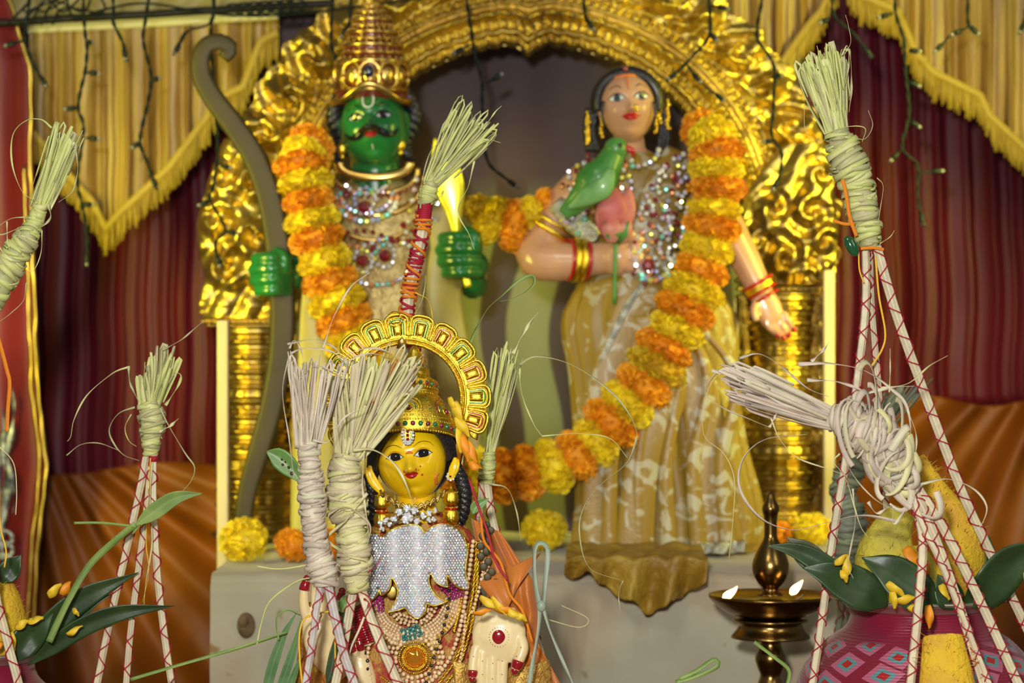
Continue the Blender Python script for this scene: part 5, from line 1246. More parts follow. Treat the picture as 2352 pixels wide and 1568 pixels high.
for k, (p, w_) in enumerate(((((600, 1640), (622, 1540), (650, 1460), (682, 1404)), 12), (((620, 1640), (650, 1560), (676, 1480), (690, 1420)), 10), (((640, 1640), (668, 1568), (692, 1500)), 9))):
    leaf('grass_leaf', F, [(x, y, -20) for x, y in p], w_, mat('deep_grass', (.07, .17, .05), .4, 0, (.12, .24, .08), 40), None, group='grass leaves at the foot of the front bundle', label=('leftmost', 'middle', 'rightmost')[k] + ' dark green grass leaf of the tuft left of the front bundle', cat='leaf')
for k, (p, w_, lab) in enumerate(((((300, 1560), (420, 1524), (540, 1490), (660, 1452)), 4.5, 'long thin grass blade lying across the bottom left'), (((590, 1300), (640, 1306), (700, 1298), (760, 1284)), 2, 'thin straw crossing left over the orange marigold'), (((590, 1480), (600, 1430), (620, 1380), (680, 1336), (720, 1326)), 2.2, 'thin straw arching down left of the raised hand'),
        (((640, 1470), (636, 1420), (660, 1400), (690, 1412)), 2.6, 'dark thin blade curling over the grass tuft'), (((1250, 1420), (1330, 1440), (1350, 1420), (1290, 1390)), 1.4, 'wiry straw loop right of the knotted blade'), (((1560, 1560), (1600, 1540), (1640, 1514), (1648, 1530), (1600, 1552), (1552, 1566)), 6, 'looped green blade at the bottom centre right'), (((1732, 1474), (1780, 1510), (1812, 1540), (1806, 1580)), 5, 'pale folded blade crossing the brass lamp stem'))):
    P = spline([F(*q, 0) for q in p], 30); mb = MB(); sweep(mb, P, w_ * F.s, .7 * F.s, 6, twist=lambda q: .6 * math.sin(q * 5))
    obj('straw', mb, grass_m if w_ > 2.3 else palm_g, None, label=lab, cat='straw')

# ---------------------------------------------------------------- pots with coconuts and leaves
def pot_nodes(nt, b, tc, mp):
    N = nt.nodes; L = nt.links
    m2 = N.new('ShaderNodeMapping'); m2.inputs['Scale'].default_value = (16, 10, 1); m2.inputs['Rotation'].default_value = (0, 0, .5); L.new(tc.outputs['UV'], m2.inputs[0])
    vo = N.new('ShaderNodeTexVoronoi'); vo.voronoi_dimensions = '2D'; vo.distance = 'CHEBYCHEV'; vo.inputs['Scale'].default_value = 1; vo.inputs['Randomness'].default_value = .25; L.new(m2.outputs[0], vo.inputs['Vector'])
    cr = N.new('ShaderNodeValToRGB'); E = cr.color_ramp.elements; cr.color_ramp.interpolation = 'CONSTANT'
    E[0].position = 0; E[0].color = (.45, .01, .01, 1); E[1].position = .12; E[1].color = (.1, .3, .3, 1)
    for p, c in ((.22, (.5, .12, .2, 1)), (.36, (.24, .006, .03, 1))): e = E.new(p); e.color = c
    L.new(vo.outputs['Distance'], cr.inputs[0])
    sx = N.new('ShaderNodeSeparateXYZ'); L.new(tc.outputs['UV'], sx.inputs[0])
    r = N.new('ShaderNodeMapRange'); r.inputs[1].default_value = .83; r.inputs[2].default_value = .80; L.new(sx.outputs[1], r.inputs[0])
    mx = N.new('ShaderNodeMix'); mx.data_type = 'RGBA'; mx.inputs[6].default_value = (.26, .006, .035, 1); L.new(r.outputs[0], mx.inputs[0]); L.new(cr.outputs[0], mx.inputs[7]); L.new(mx.outputs[2], b.inputs['Base Color'])
    wv = N.new('ShaderNodeTexWave'); wv.bands_direction = 'Z'; wv.inputs['Scale'].default_value = 130; wv.inputs['Distortion'].default_value = 2; L.new(tc.outputs['Object'], wv.inputs[0])
    bp = N.new('ShaderNodeBump'); bp.inputs['Strength'].default_value = .5; bp.inputs['Distance'].default_value = .0008; L.new(wv.outputs[0], bp.inputs['Height']); L.new(bp.outputs[0], b.inputs['Normal'])
pot_m = mat('magenta_patterned_pot', (.3, .01, .06), .42, sheen=.2, extra=pot_nodes)
tin = mat('tin_rim', (.55, .5, .42), .3, .8)
coco = mat('turmeric_coconut', (.82, .52, .02), .75, 0, (.7, .4, .03), 40, bump=1, bs=300, bdist=.002)
coco_g = mat('greenish_turmeric_husk', (.7, .58, .05), .7, 0, (.5, .42, .06), 30, bump=1, bs=250, bdist=.002)
def pot(F, cx, yr, k, lab):
    s = F.s; yt = 784 + (CAMZ - ZT) / s; t = thing('kalasha_pot', F(cx, yt), lab, 'pot')
    hh = (yt - yr) / 489; prof = [(60, yt), (150, yt - 14 * hh), (230, yr + 350 * hh), (272, yr + 280 * hh), (284, yr + 220 * hh), (262, yr + 160 * hh), (215, yr + 105), (172, yr + 74), (158, yr + 46), (160, yr + 24), (178, yr + 10), (186, yr + 6)]
    mb = MB(); lathe(mb, F(cx, 0), [(r * k * s, -y * s) for r, y in smoothprof(prof, 5)], 72, closed=False, uv=True); obj('pot_body', mb, pot_m, t)
    mb = MB(); lathe(mb, F(cx, 0), [(r * k * s, -y * s) for r, y in ((150, yr + 34), (150, yr + 18), (182, yr + 5), (206, yr), (208, yr - 3), (206, yr + 5), (180, yr + 12), (166, yr + 26))], 72, closed=False); obj('pot_rim', mb, tin, t)
    mb = MB(); lathe(mb, F(cx, 0), [(.1 * s, -(yr + 22) * s), (150 * k * s, -(yr + 24) * s)], 40, closed=False); obj('dark_mouth_disc', mb, mat('dark_fill', (.06, .05, .03), .8), t, kind='stuff')  # dark disc, its colour stands in for the shade inside the rim
    return t
F = Fr(2.27)
pot(F, 2112, 1368, 1, 'magenta pot with pink and teal lozenges and a flared tin rim at the lower right')
def husk(name, F, parts, m, lab, fib=0, seed=0):
    mb = MB(); t = thing(name, F(parts[0][-1][0], parts[0][-1][1]), lab, 'coconut')
    for P in parts: sweep(mb, spline([F(x, y, d) for x, y, d, r, q in P], 26), [r * F.s for *_, r, q in P], [q * F.s for *_, q in P], 24)
    o = obj('husk', mb, m, t); remesh(o, .0016, 2)
    if fib:
        rnd = random.Random(seed); mb = MB()
        for i in range(fib):
            P = parts[rnd.randrange(len(parts))]; q = rnd.random(); i0 = min(int(q * (len(P) - 1)), len(P) - 2); u = q * (len(P) - 1) - i0; x, y, d, r, th = [lerp(a, b, u) for a, b in zip(P[i0], P[i0 + 1])]
            an = rnd.uniform(0, 2 * PI); c = F(x + r * math.cos(an) * .96, y + 0, d + th * math.sin(an) * .96); dr = Vector((math.cos(an), -math.sin(an) * .6, rnd.uniform(.1, 1))).normalized() * rnd.uniform(6, 20) * F.s
            sweep(mb, [c, c + dr * .5 + Vector((0, 0, rnd.uniform(-2, 2) * F.s)), c + dr], [.8 * F.s, .3 * F.s], None, 3)
        obj('fibres', mb, m, t, kind='stuff')
    return t
husk('coconut', F, [[(2104, 1046, 40, 14, 12), (2120, 1080, 44, 26, 22), (2150, 1140, 44, 44, 40), (2190, 1215, 40, 60, 56), (2190, 1290, 30, 72, 64), (2160, 1385, 0, 60, 60)]], coco, 'tall yellow turmeric-coated coconut husk leaning right on the magenta pot', 260, 3)
husk('coconut', F, [[(2068, 1170, 50, 30, 16), (2040, 1215, 60, 52, 30), (2030, 1270, 60, 84, 60), (2060, 1330, 40, 96, 80), (2080, 1385, 0, 70, 70)]], coco_g, 'greenish yellow coconut half leaning left on the magenta pot', 160, 4)
F2 = Fr(2.08)
husk('coconut', F2, [[(2170, 1462, -30, 46, 30), (2172, 1500, -20, 64, 40), (2176, 1560, -10, 80, 52), (2180, 1660, 0, 96, 70), (2184, 1800, 0, 100, 80), (2186, 1990, 0, 70, 60)]], coco, 'bright yellow husk piece standing in front of the magenta pot', 200, 5)
for k, (p, w_, m_, lab, tl) in enumerate((
    ([(2010, 1372, 190), (1960, 1340, 210), (1880, 1300, 220), (1818, 1284, 220)], 46, leaf_dk, 'broad green mango leaf reaching left over the rim of the magenta pot', .2),
    ([(1940, 1350, 150), (1880, 1290, 180), (1810, 1250, 180), (1742, 1238, 180)], 26, leaf_dk, 'narrow dark mango leaf reaching farthest left toward the oil lamp', .1),
    ([(1880, 1300, 140), (1846, 1270, 150), (1806, 1236, 150), (1790, 1222, 150)], 30, mat('brown_tipped_leaf', (.05, .1, .03), .4, 0, (.16, .1, .06), 25), 'brown-tipped green leaf behind the leftmost leaves of the right pot', .1),
    ([(2120, 1370, 200), (2070, 1340, 220), (2010, 1292, 220), (1950, 1262, 210)], 50, leaf_dk, 'dark mango leaf under the greenish coconut half', .3),
    ([(2180, 1372, 180), (2230, 1330, 200), (2290, 1270, 200), (2372, 1232, 190)], 52, leaf_dk, 'large dark mango leaf curving up at the right edge of the picture', .3),
    ([(2160, 1380, 190), (2140, 1340, 200), (2120, 1300, 200)], 34, leaf_dk, 'dark mango leaf between the stalks in the middle of the right pot', .2),
    ([(2270, 1380, 120), (2256, 1300, 120), (2250, 1220, 120)], 18, leaf_dk, 'narrow dark leaf standing behind the large right leaf', .2))):
    leaf('mango_leaf', F, p, w_, m_, None, fold=.22, tilt=tl, curl=.5, label=lab, cat='leaf')
F3 = Fr(2.34)
pot(F3, -64, 1488, .9, 'dark red pot with a tin rim cut by the lower left corner')
husk('coconut', F3, [[(-30, 1290, 50, 30, 26), (-12, 1340, 60, 56, 44), (0, 1400, 60, 72, 60), (-6, 1470, 40, 76, 66), (-16, 1530, 0, 50, 50)]], coco, 'yellow turmeric-coated coconut on the pot in the lower left corner', 160, 6)
for p, w_, lab, tl in (([(70, 1500, 120), (150, 1410, 140), (230, 1350, 140), (338, 1302, 130)], 30, 'uppermost dark mango leaf reaching right from the left pot', .3), ([(90, 1510, 140), (200, 1430, 150), (300, 1390, 150), (420, 1376, 140)], 24, 'lowest dark mango leaf with a wavy edge reaching right from the left pot', .3),
                       ([(100, 1490, 110), (180, 1420, 120), (240, 1370, 120), (284, 1350, 110)], 13, 'slim dark mango leaf between the two long leaves of the left pot', .2), ([(20, 1330, 90), (40, 1300, 90), (66, 1266, 90)], 26, 'short dark leaf behind the left coconut', .1), ([(60, 1500, 150), (90, 1450, 150), (150, 1390, 150)], 36, 'broad dark leaf at the base of the left leaf fan', .3)):
    leaf('mango_leaf', F3, p, w_, leaf_dk, None, fold=.25, tilt=tl, curl=.8, label=lab, cat='leaf')
PET = [  # x, y, depth px, length, angle, half width, colour, frame, place
    (1912, 1276, 250, 44, 80, 9, 'y', F, 'R'), (1900, 1262, 250, 36, 30, 7, 'y', F, 'R'), (1906, 1300, 252, 30, -70, 7, 'y', F, 'R'), (2020, 1330, 250, 50, -40, 9, 'y', F, 'R'), (2040, 1350, 250, 46, 10, 9, 'y', F, 'R'), (2014, 1352, 252, 40, -80, 8, 'y', F, 'R'), (2060, 1366, 246, 30, 30, 8, 'y', F, 'R'),
    (2130, 1336, 240, 40, -60, 9, 'y', F, 'R'), (2316, 1316, 230, 50, -75, 9, 'y', F, 'R'), (2084, 1384, 300, 52, -85, 9, 'o', F, 'R'), (2336, 1512, 270, 40, -30, 9, 'y', F, 'R'), (1878, 1558, 200, 34, 60, 10, 'o', F, 'R'), (2080, 1268, 130, 60, -45, 14, 'o', F, 'R'), (2100, 1290, 134, 44, -60, 12, 'o', F, 'R'),
    (160, 1336, 190, 40, 40, 9, 'y', F3, 'L'), (186, 1332, 194, 36, 60, 9, 'o', F3, 'L'), (90, 1410, 200, 34, 20, 8, 'y', F3, 'L'), (120, 1400, 200, 34, 10, 8, 'y', F3, 'L'), (68, 1450, 200, 44, -80, 9, 'y', F3, 'L'), (36, 1456, 190, 26, 10, 9, 'o', F3, 'L'), (206, 1424, 200, 40, 30, 6, 'y', F3, 'L'), (10, 1304, 140, 34, 0, 8, 'o', F3, 'L'), (210, 1384, 200, 22, -60, 5, 'y', F3, 'L')]
F4 = Fr(2.15)
PET += [(1052, 950, 20, 60, -75, 10, 'y', F4, 'C'), (1064, 980, 20, 56, -60, 10, 'y', F4, 'C'), (1070, 1030, 22, 66, -80, 9, 'o', F4, 'C'), (1086, 1040, 22, 60, -65, 9, 'o', F4, 'C'), (1092, 1068, 24, 34, -20, 9, 'o', F4, 'C'), (1056, 1010, 22, 60, -85, 8, 'y', F4, 'C'), (1040, 930, 20, 40, -70, 7, 'y', F4, 'C'),
        (1130, 1370, 150, 60, -30, 8, 'y', F4, 'H'), (1160, 1384, 152, 50, -10, 8, 'o', F4, 'H'), (1180, 1392, 152, 46, -25, 7, 'y', F4, 'H'), (1110, 1388, 150, 44, 10, 6, 'o', F4, 'H'), (1148, 1376, 154, 56, -50, 7, 'y', F4, 'H'), (1196, 1400, 150, 34, -40, 7, 'y', F4, 'H')]
LB = dict(R='marigold petal on the leaves of the right pot', L='marigold petal on the leaves of the left pot', C='marigold petal hanging beside the goddess crown', H='marigold petal above the open palm')
ORD = ['leftmost', 'second from the left', 'third from the left', 'fourth from the left', 'fifth from the left', 'sixth from the left', 'seventh from the left', 'eighth from the left', 'ninth from the left', 'tenth from the left']
def petal_label(q):
    same = sorted([p for p in PET if p[6] == q[6] and p[8] == q[8]], key=lambda p: (p[0], p[1])); k = same.index(q); w_ = 'yellow' if q[6] == 'y' else 'orange'
    return ('%s %s' % (w_, LB[q[8]])) if len(same) == 1 else '%s of the %s petals %s' % (ORD[k], w_, LB[q[8]].split('marigold petal ')[1])
for pq in PET:
    x, y, d, L_, an, w_, c, FF, pl_ = pq
    a = math.radians(an); dx, dy = math.cos(a) * L_ / 2, -math.sin(a) * L_ / 2
    P = spline([FF(x - dx, y - dy, d), FF(x - dx * .3, y - dy * .3 + 2, d + 7), FF(x + dx * .4, y + dy * .4 - 2, d + 5), FF(x + dx, y + dy, d - 2)], 12)
    mb = MB(); sweep(mb, P, lambda q: 1.35 * w_ * FF.s * (.35 + .65 * math.sin(PI * min(q + .12, 1))), .5 * FF.s, 6, twist=lambda q: .6 * math.sin(q * 3 + x))
    obj('marigold_petal', mb, petal_y if c == 'y' else petal_o, None, label=petal_label(pq), cat='petal', group='loose marigold petals')
# ---------------------------------------------------------------- yellow-faced goddess
F = Fr(2.2); s = F.s
ytab = 784 + (CAMZ - ZT) / s
god = thing('seated_goddess', F(950, ytab), 'small goddess figure with a glossy yellow face, golden crown and sparkling silver brooch', 'figure')
KG = dict(nose=.19, lips=.05, chin=.06, taper=.1, cheek=.07, jaw=.02)
H = Head(KG, F(946, 1056, 0), 94 * s, roll=math.radians(-8), yaw=math.radians(-2), pitch=math.radians(2), wx=1.06)
mb = H.head(); head = obj('head', mb, yellow_skin, god)
mb = MB()
for P in ([(852, 1068, 30), (851, 1084, 34), (858, 1102, 34), (872, 1120, 34), (880, 1128, 34)], [(1046, 1050, 30), (1046, 1066, 36), (1040, 1084, 36), (1034, 1098, 34)]):
    Q = spline([F(*p) for p in P], 20); sweep(mb, Q, [4 * s, 10 * s, 12 * s, 10 * s, 7 * s], 5 * s, 12); sweep(mb, [q + Vector(((-7 if P[0][0] < 900 else 7) * s, -4 * s, 0)) for q in Q[1:16]], [2 * s, 4 * s, 4 * s, 2 * s], None, 8)
obj('ears', mb, yellow_skin, head, kind='stuff')
mb = MB(); sweep(mb, [F(952, 1110, -34), F(954, 1160, -24), F(956, 1215, -6)], [44 * s, 46 * s, 66 * s], None, 28); obj('neck', mb, yellow_skin, god)
redline = mat('thin_red_paint', (.45, .03, .02), .4)
eyes(H, head, iris_m, black_paint, None, zx=.16, sc=1.2, xs=.325, lidt=.013, iris_r=.098, gaze=.015)
for sg in (-1, 1):
    cx = .325 * sg
    mb = MB(); H.tube(mb, [(cx - sg * .2, .37), (cx - sg * .02, .46), (cx + sg * .16, .42), (cx + sg * .26, .30)], [.004, .009, .007, .003], .004); obj('eyebrow', mb, black_paint, head)
    mb = MB(); H.tube(mb, [(cx - .17, .25), (cx, .31), (cx + .17, .25)], [.003, .006, .003], .006); obj('red_eyelid_line', mb, redline, head)
    mb = MB(); ball(mb, H.surf(cx + .03, .20, .07), 1.4 * s, 8, 6); obj('eye_glint', mb, white_paint, head)
lips(H, head, red_lip, z=-.29, w_=.165, h=1.15)
mb = MB()
for x, z, r in ((-.13, -.18, .035), (.12, -.17, .03), (.23, -.12, .02), (.24, -.33, .03), (.13, -.22, .015), (.18, -.2, .015), (-.3, .08, .012)):
    ell(mb, H.surf(x, z, .004), r * H.R, .012 * H.R, r * H.R, 10, 6)
obj('red_dots', mb, redline, head, kind='stuff')
mb = MB(); H.tube(mb, [(.5, -.62), (.52, -.45), (.6, -.38)], [.05, .05, .02], .001); H.tube(mb, [(-.06, .23), (.03, .25), (.1, .22)], [.02, .04, .02], .002); obj('orange_smear', mb, orange_blush, head, kind='stuff')
# thin wavy chain under the chin
mb = MB(); P = []
for k in range(90):
    q = k / 89; x = lerp(876, 1024, q); y = 1122 + 36 * math.sin(PI * q) ** .8 + 3.5 * math.sin(k * .75); P.append(on_ell(F, 952, 0, 90, 62, x, y, 14))
sweep(mb, P, 3.2 * s, 2 * s, 6); sweep(mb, [p + Vector((0, -.0006, -.0018 + .001 * math.sin(i * 1.1))) for i, p in enumerate(P)], 2.4 * s, None, 5); obj('wavy_chain', mb, old_gold, god)
# hair
mb = MB()
ell(mb, F(950, 1046, -34), 92 * s, 70 * s, 100 * s, nu=30, nv=20)
for sg, pts in ((-1, [(944, 972, 60), (910, 984, 60), (884, 1006, 48), (866, 1040, 34), (860, 1080, 20)]), (1, [(944, 972, 60), (976, 976, 60), (1006, 990, 50), (1026, 1020, 34), (1034, 1056, 20)])):
    P = spline([F(*p) for p in pts], 30)
    for k in range(4): sweep(mb, [p + Vector((sg * (k * 3.2) * s, k * 3 * s, k * 2.2 * s)) for p in P], [3 * s, 6 * s, 9 * s, 9 * s, 8 * s], None, 8)
hair = obj('hair', mb, hair_m, god)
for sg, pts in ((-1, [(862, 1060, 0), (852, 1100, 6), (854, 1150, 10), (862, 1200, 10), (868, 1230, 6)]), (1, [(1040, 1060, 0), (1060, 1100, 6), (1068, 1140, 10), (1064, 1180, 10), (1056, 1210, 4)])):
    mb = MB(); P = spline([F(*p) for p in pts], 60)
    for k in range(3): sweep(mb, [p + Vector((math.cos(i * .42 + k * 2.1), math.sin(i * .42 + k * 2.1), 0)) * 7 * s for i, p in enumerate(P)], [9 * s, 11 * s, 11 * s, 9 * s, 3 * s], None, 8)
    obj('braid', mb, hair_m, god)
# forehead ornament
mb = MB(); rnd = random.Random(5); c0 = F(940, 996, 88)
for rr, n in ((1.0, 16), (.72, 12)):
    for k in range(n): a = 2 * PI * k / n; gem(mb, c0 + Vector((13 * s * rr * math.cos(a), -.001, 20 * s * rr * math.sin(a))), 3.1 * s, rnd)
o = obj('forehead_rhinestones', mb, stone_w, god, smooth=False, kind='stuff'); mb = MB(); ell(mb, c0 + Vector((0, .0015, 0)), 15 * s, 4 * s, 22 * s); obj('forehead_setting', mb, jewel_gold, god)
mb = MB()
for k in (-1, 0, 1): gem(mb, c0 + Vector((0, -.0015, k * 9 * s)), 4.2 * s, rnd)
obj('forehead_rubies', mb, stone_red, god, smooth=False, kind='stuff')
# earrings
for sx, x, y in ((-1, 878, 1118), (1, 1036, 1092)):
    mb = MB(); mj = MB(); c = F(x, y, 34)
    if sx > 0:
        for k in range(8): a = 2 * PI * k / 8; gem(mb, c + Vector((8 * s * math.cos(a), -.001, 8 * s * math.sin(a))), 3.4 * s, rnd)
        obj('ear_stud_rhinestones', mb, stone_w, god, smooth=False, kind='stuff'); m2 = MB(); gem(m2, c + Vector((0, -.0015, 0)), 4 * s, rnd); obj('ear_stud_ruby', m2, stone_red, god, smooth=False)
    y0 = y + (22 if sx > 0 else 4)
    prof = [(3, 0), (5, 6), (13, 12), (16, 20), (17, 34), (13, 42), (8, 46), (8, 50), (15, 54), (18, 64), (17, 78), (12, 86), (3, 90)]
    lathe(mj, F(x + 1, y0, 34), [(r * s, -z * s) for r, z in smoothprof(prof, 3)], 36, mod=lambda b, q: 1 + .10 * abs(math.cos(b * 6)) * (1 if abs(q - .5) > .08 else 0))
    for z in (14, 48, 90):
        for k in range(14): a = 2 * PI * k / 14; ball(mj, F(x + 1, y0 + z, 34) + Vector((15 * s * math.cos(a), 15 * s * math.sin(a), 0)), 2.2 * s, 6, 5)
    e = obj('earring', mj, jewel_gold, god); m2 = MB(); ring(m2, F(x + 1, y0 + 50, 34), (0, 0, 1), 14 * s, 2.2 * s); obj('red_band', m2, red_lip, e)
# crown
def crown_pt(a, y, r, off=0):
    """a: angle from the front, y: height in px, r: radius px"""
    d = (r + off) * math.cos(a); return F(952 + (r + off) * math.sin(a), y - .28 * d, d - 6)
CP = [(97, 1012), (98, 1000), (95, 985), (88, 965), (77, 942), (64, 924), (53, 912), (50, 904), (53, 898), (52, 884), (48, 878), (36, 872), (30, 862), (31, 850), (26, 840), (16, 822), (9, 806), (2, 796)]
CPs = smoothprof([(r, y) for r, y in CP], 4)
def cr_(y):
    for (r0, y0), (r1, y1) in zip(CPs, CPs[1:]):
        if y1 <= y <= y0: return lerp(r0, r1, (y0 - y) / max(y0 - y1, 1e-6))
    return CPs[0][0] if y > CPs[0][1] else 2
mb = MB(); v = []; f = []; n = 72
for r, y in CPs:
    for i in range(n): v.append(crown_pt(2 * PI * i / n, y, r))
for j in range(len(CPs) - 1):
    for i in range(n): a = j * n + i; b = j * n + (i + 1) % n; f.append((a, a + n, b + n, b))
mb.add(v, f); cap = obj('crown', mb, jewel_gold, god)
mt = cap.modifiers.new('s', 'SOLIDIFY'); mt.thickness = .001; mt.offset = -1
mg = MB(); mr = MB(); me_ = MB()
def crow(y, n_, rad, mbx, off=1, a0=0, alt=None):
    for k in range(n_):
        a = a0 + 2 * PI * k / n_; m_ = mbx if alt is None or k % 2 == 0 else alt; ball(m_, crown_pt(a, y, cr_(y), off), rad * 1.3 * s, 8, 6)
crow(1010, 90, 2.6, mg); crow(996, 36, 4.8, mr, alt=me_); crow(986, 100, 2.2, mg); crow(976, 90, 2, mg); crow(914, 50, 2.6, mg); crow(891, 22, 4, mr, alt=me_); crow(899, 50, 2.2, mg); crow(882, 44, 2.2, mg); crow(866, 26, 2.2, mg); crow(846, 20, 3, mr, alt=me_)
for ca in (-.12, 1.0, -1.25, 2.1, -2.4):          # concentric crescents on the crown's front and sides
    for rr, m_, t_ in ((9, mg, 3), (16, me_, 2.2), (22, mg, 3), (29, mr if abs(ca) > .5 else mg, 2.4)):
        P = [];
        for k in range(29):
            q = lerp(-.25, PI + .25, k / 28) if rr > 9 else 2 * PI * k / 28
            y = 958 - rr * math.sin(q) * .95; R_ = cr_(y); P.append(crown_pt(ca + rr * math.cos(q) / max(R_, 20), y, R_, 1.5))
        sweep(m_, P, t_ * s, None, 6)
    ball(mr, crown_pt(ca, 958, cr_(958), 3), 6 * s)
for k in range(10):
    a = -PI + 2 * PI * k / 10 + .45
    for q in range(6): y = 968 - q * 9; ball(me_ if q % 3 == 1 else (mr if q % 3 == 2 else mg), crown_pt(a, y, cr_(y), 1), 3 * s, 6, 5)
obj('crown_beading', mg, jewel_gold, cap, kind='stuff'); obj('crown_rubies', mr, stone_red, cap, kind='stuff'); obj('crown_emeralds', me_, stone_green, cap, kind='stuff')
# halo
HC = (930, 917)
halo = thing('golden_halo', F(930, 1000, -34), 'bright golden scalloped halo arch standing behind the goddess crown', 'halo')
def hp(r, th, d=0): return F(HC[0] + r * math.cos(th), HC[1] - r * math.sin(th), -34 + d)
th0, th1 = math.radians(-30), math.radians(218); step = math.radians(18.9); ta = math.radians(96.5)
mb = MB()
def hfn(u, v):
    th = lerp(th0, th1, u); q = ((th - ta) / step) % 1; q = min(q, 1 - q) * 2
    return hp(lerp(128, 186 + 7 * math.sqrt(max(0, 1 - q * q)), v), th, 4 * math.sin(v * PI))
grid(mb, hfn, 300, 8, (0, .0025, 0)); plate = obj('halo_plate', mb, jewel_gold, halo)
mb = MB(); beads = MB()
for rr, t_ in ((129, 4.5), (139, 3)): sweep(mb, [hp(rr, lerp(th0, th1, k / 160), 5) for k in range(161)], t_ * s, None, 8)
for k in range(150): ball(beads, hp(134, lerp(th0, th1, k / 149), 6), 2.6 * s, 6, 5)
for k in range(200): ball(beads, hp(128, lerp(th0, th1, k / 199), 9), 2 * s, 6, 5)
obj('inner_rim', mb, jewel_gold, plate)
enam = [mat('pink_red_enamel', (.45, .01, .06), .2, coat=1), mat('green_enamel', (.01, .2, .04), .2, coat=1)]
for k in range(-6, 7):
    c = ta - k * step
    if not th0 - .05 < c < th1 + .05: continue
    def lp(x, r): return hp(r, c + x / 165 * (165 / r) ** .25, 0)
    def outl(w_, ra, rb, d, n=40):
        out = []
        for j in range(n + 1):
            q = j / n
            if q < .3: x, r = -w_, lerp(ra, rb - w_ * .8, q / .3)
            elif q < .7: a = PI - (q - .3) / .4 * PI; x, r = w_ * math.copysign(abs(math.cos(a)) ** .7, math.cos(a)), rb - w_ * .8 + w_ * .8 * math.sin(a) ** .7
            else: x, r = w_, lerp(rb - w_ * .8, ra, (q - .7) / .3)
            p = lp(x, r); out.append(p + Vector((0, -d * s, 0)))
        return out
    mb = MB(); sweep(mb, outl(24, 146, 196, 6), 3.6 * s, None, 8); sweep(mb, outl(19.5, 148, 189, 8), 2 * s, None, 6)
    def cush(u, v):
        x = lerp(-11, 11, u); r = lerp(148, 179, v); e = (1 - (2 * u - 1) ** 4) * (1 - (2 * v - 1) ** 4)
        return lp(x, r) + Vector((0, -(4 + 5 * e) * s, 0))
    grid(mb, cush, 10, 10)
    pe = obj('halo_petal', mb, jewel_gold, plate)
    m2 = MB(); sweep(m2, outl(14.5, 148, 184, 8), 1.9 * s, None, 6); obj('enamel_outline', m2, enam[(k + 6) % 2 if k != 0 else 1], halo)
    for j in range(12):
        for x in (-6, 6): ball(beads, lp(x, 149 + j * 2.6) + Vector((0, -9.5 * s, 0)), 2.1 * s, 5, 4)
    for j in range(16):
        for x in (-2.3, 2.3):
            th = c + step / 2; rr = 145 + j * 2.9; ball(beads, hp(rr, th + x / rr, 6), 2.2 * s, 5, 4)
obj('halo_beading', beads, jewel_gold, plate, kind='stuff')
mb = MB(); sweep(mb, [F(906 + 15 * math.cos(a), 733 - 15 * math.sin(a), -30) for a in [2 * PI * k / 40 for k in range(41)]], 4.5 * s, None, 8)
for k in range(22): a = 2 * PI * k / 22; ball(mb, F(906 + 16.5 * math.cos(a), 733 - 16.5 * math.sin(a), -26), 2.6 * s, 6, 5)
obj('hanging_loop', mb, jewel_gold, halo)
mb = MB(); sweep(mb, [F(922, 800, -20), F(922, 782, -18), F(922, 774, -18)], [13 * s, 9 * s, 1 * s], 5 * s, 10); obj('halo_bud', mb, old_gold, halo)
mb = MB()      # stand that carries the halo down to the table
for sg in (-1, 1): tube(mb, [F(930 + sg * 140, 1000, -42), F(930 + sg * 120, 1200, -60), F(930 + sg * 100, ytab, -90)], 6 * s, 8, 20)
obj('halo_stand', mb, old_gold, halo, kind='stuff')

# dress and torso
dress = mat('red_gold_brocade', (.42, .05, .02), .5, .1, (.55, .3, .06), 110, .45, .55, bump=.9, bs=500, bdist=.002)
org = mat('orange_sheer_silk', (.62, .2, .02), .4, 0, (.5, .13, .015), 14, sheen=.3, bump=.3, bs=900)
mb = MB(); loft(mb, F, [(1178, 955, 66, 50, -10), (1204, 955, 112, 60, -10), (1240, 955, 138, 70, -6), (1320, 958, 140, 80, 0), (1440, 960, 150, 90, 0), (1568, 962, 186, 104, 0), (1700, 962, 240, 130, 0), (ytab, 962, 280, 150, 0)], n=80, mod=lambda a, t, y: 1 + .02 * math.sin(a * 26) * sstep(1400, 1600, y))
obj('dress', mb, dress, god)
mb = MB()
grid(mb, lambda u, v: F(lerp(pl([(0, 1082), (.4, 1120), (1, 1150)], v), pl([(0, 1150), (.25, 1222), (.45, 1240), (.6, 1236), (1, 1330)], v), u) , lerp(1186, 1640, v) + 30 * u * (1 - v), 40 + 40 * math.sin(u * 2.4) * (1 - .3 * v) + 5 * math.sin(u * 20 + v * 9) + 8 * nz(u * 4, v * 7)), 60, 80, (0, .0015, 0))
obj('shawl', mb, org, god)
mb = MB(); grid(mb, lambda u, v: F(lerp(1100 + 60 * v, 1242 - 50 * v, u), lerp(1330, 1262, u) + 70 * v, 78 + 30 * math.sin(v * 2) + 4 * math.sin(u * 14)), 30, 20, (0, .0015, 0)); obj('shawl_fold', mb, org, god)
mb = MB(); grid(mb, lambda u, v: F(lerp(700, 860, u) - 40 * v, lerp(1380, 1700, v), 10 + 40 * math.sin(u * 2.6) + 6 * nz(u * 5, v * 6)), 40, 40, (0, .0015, 0)); obj('lower_skirt_cloth', mb, mat('gold_orange_brocade', (.6, .3, .03), .45, .3, (.4, .14, .02), 60, bump=.8, bs=300, bdist=.002), god)
gb = mat('gold_woven_border', (.72, .46, .1), .4, .6, (.5, .26, .05), 200, bump=1, bs=600, bdist=.001)
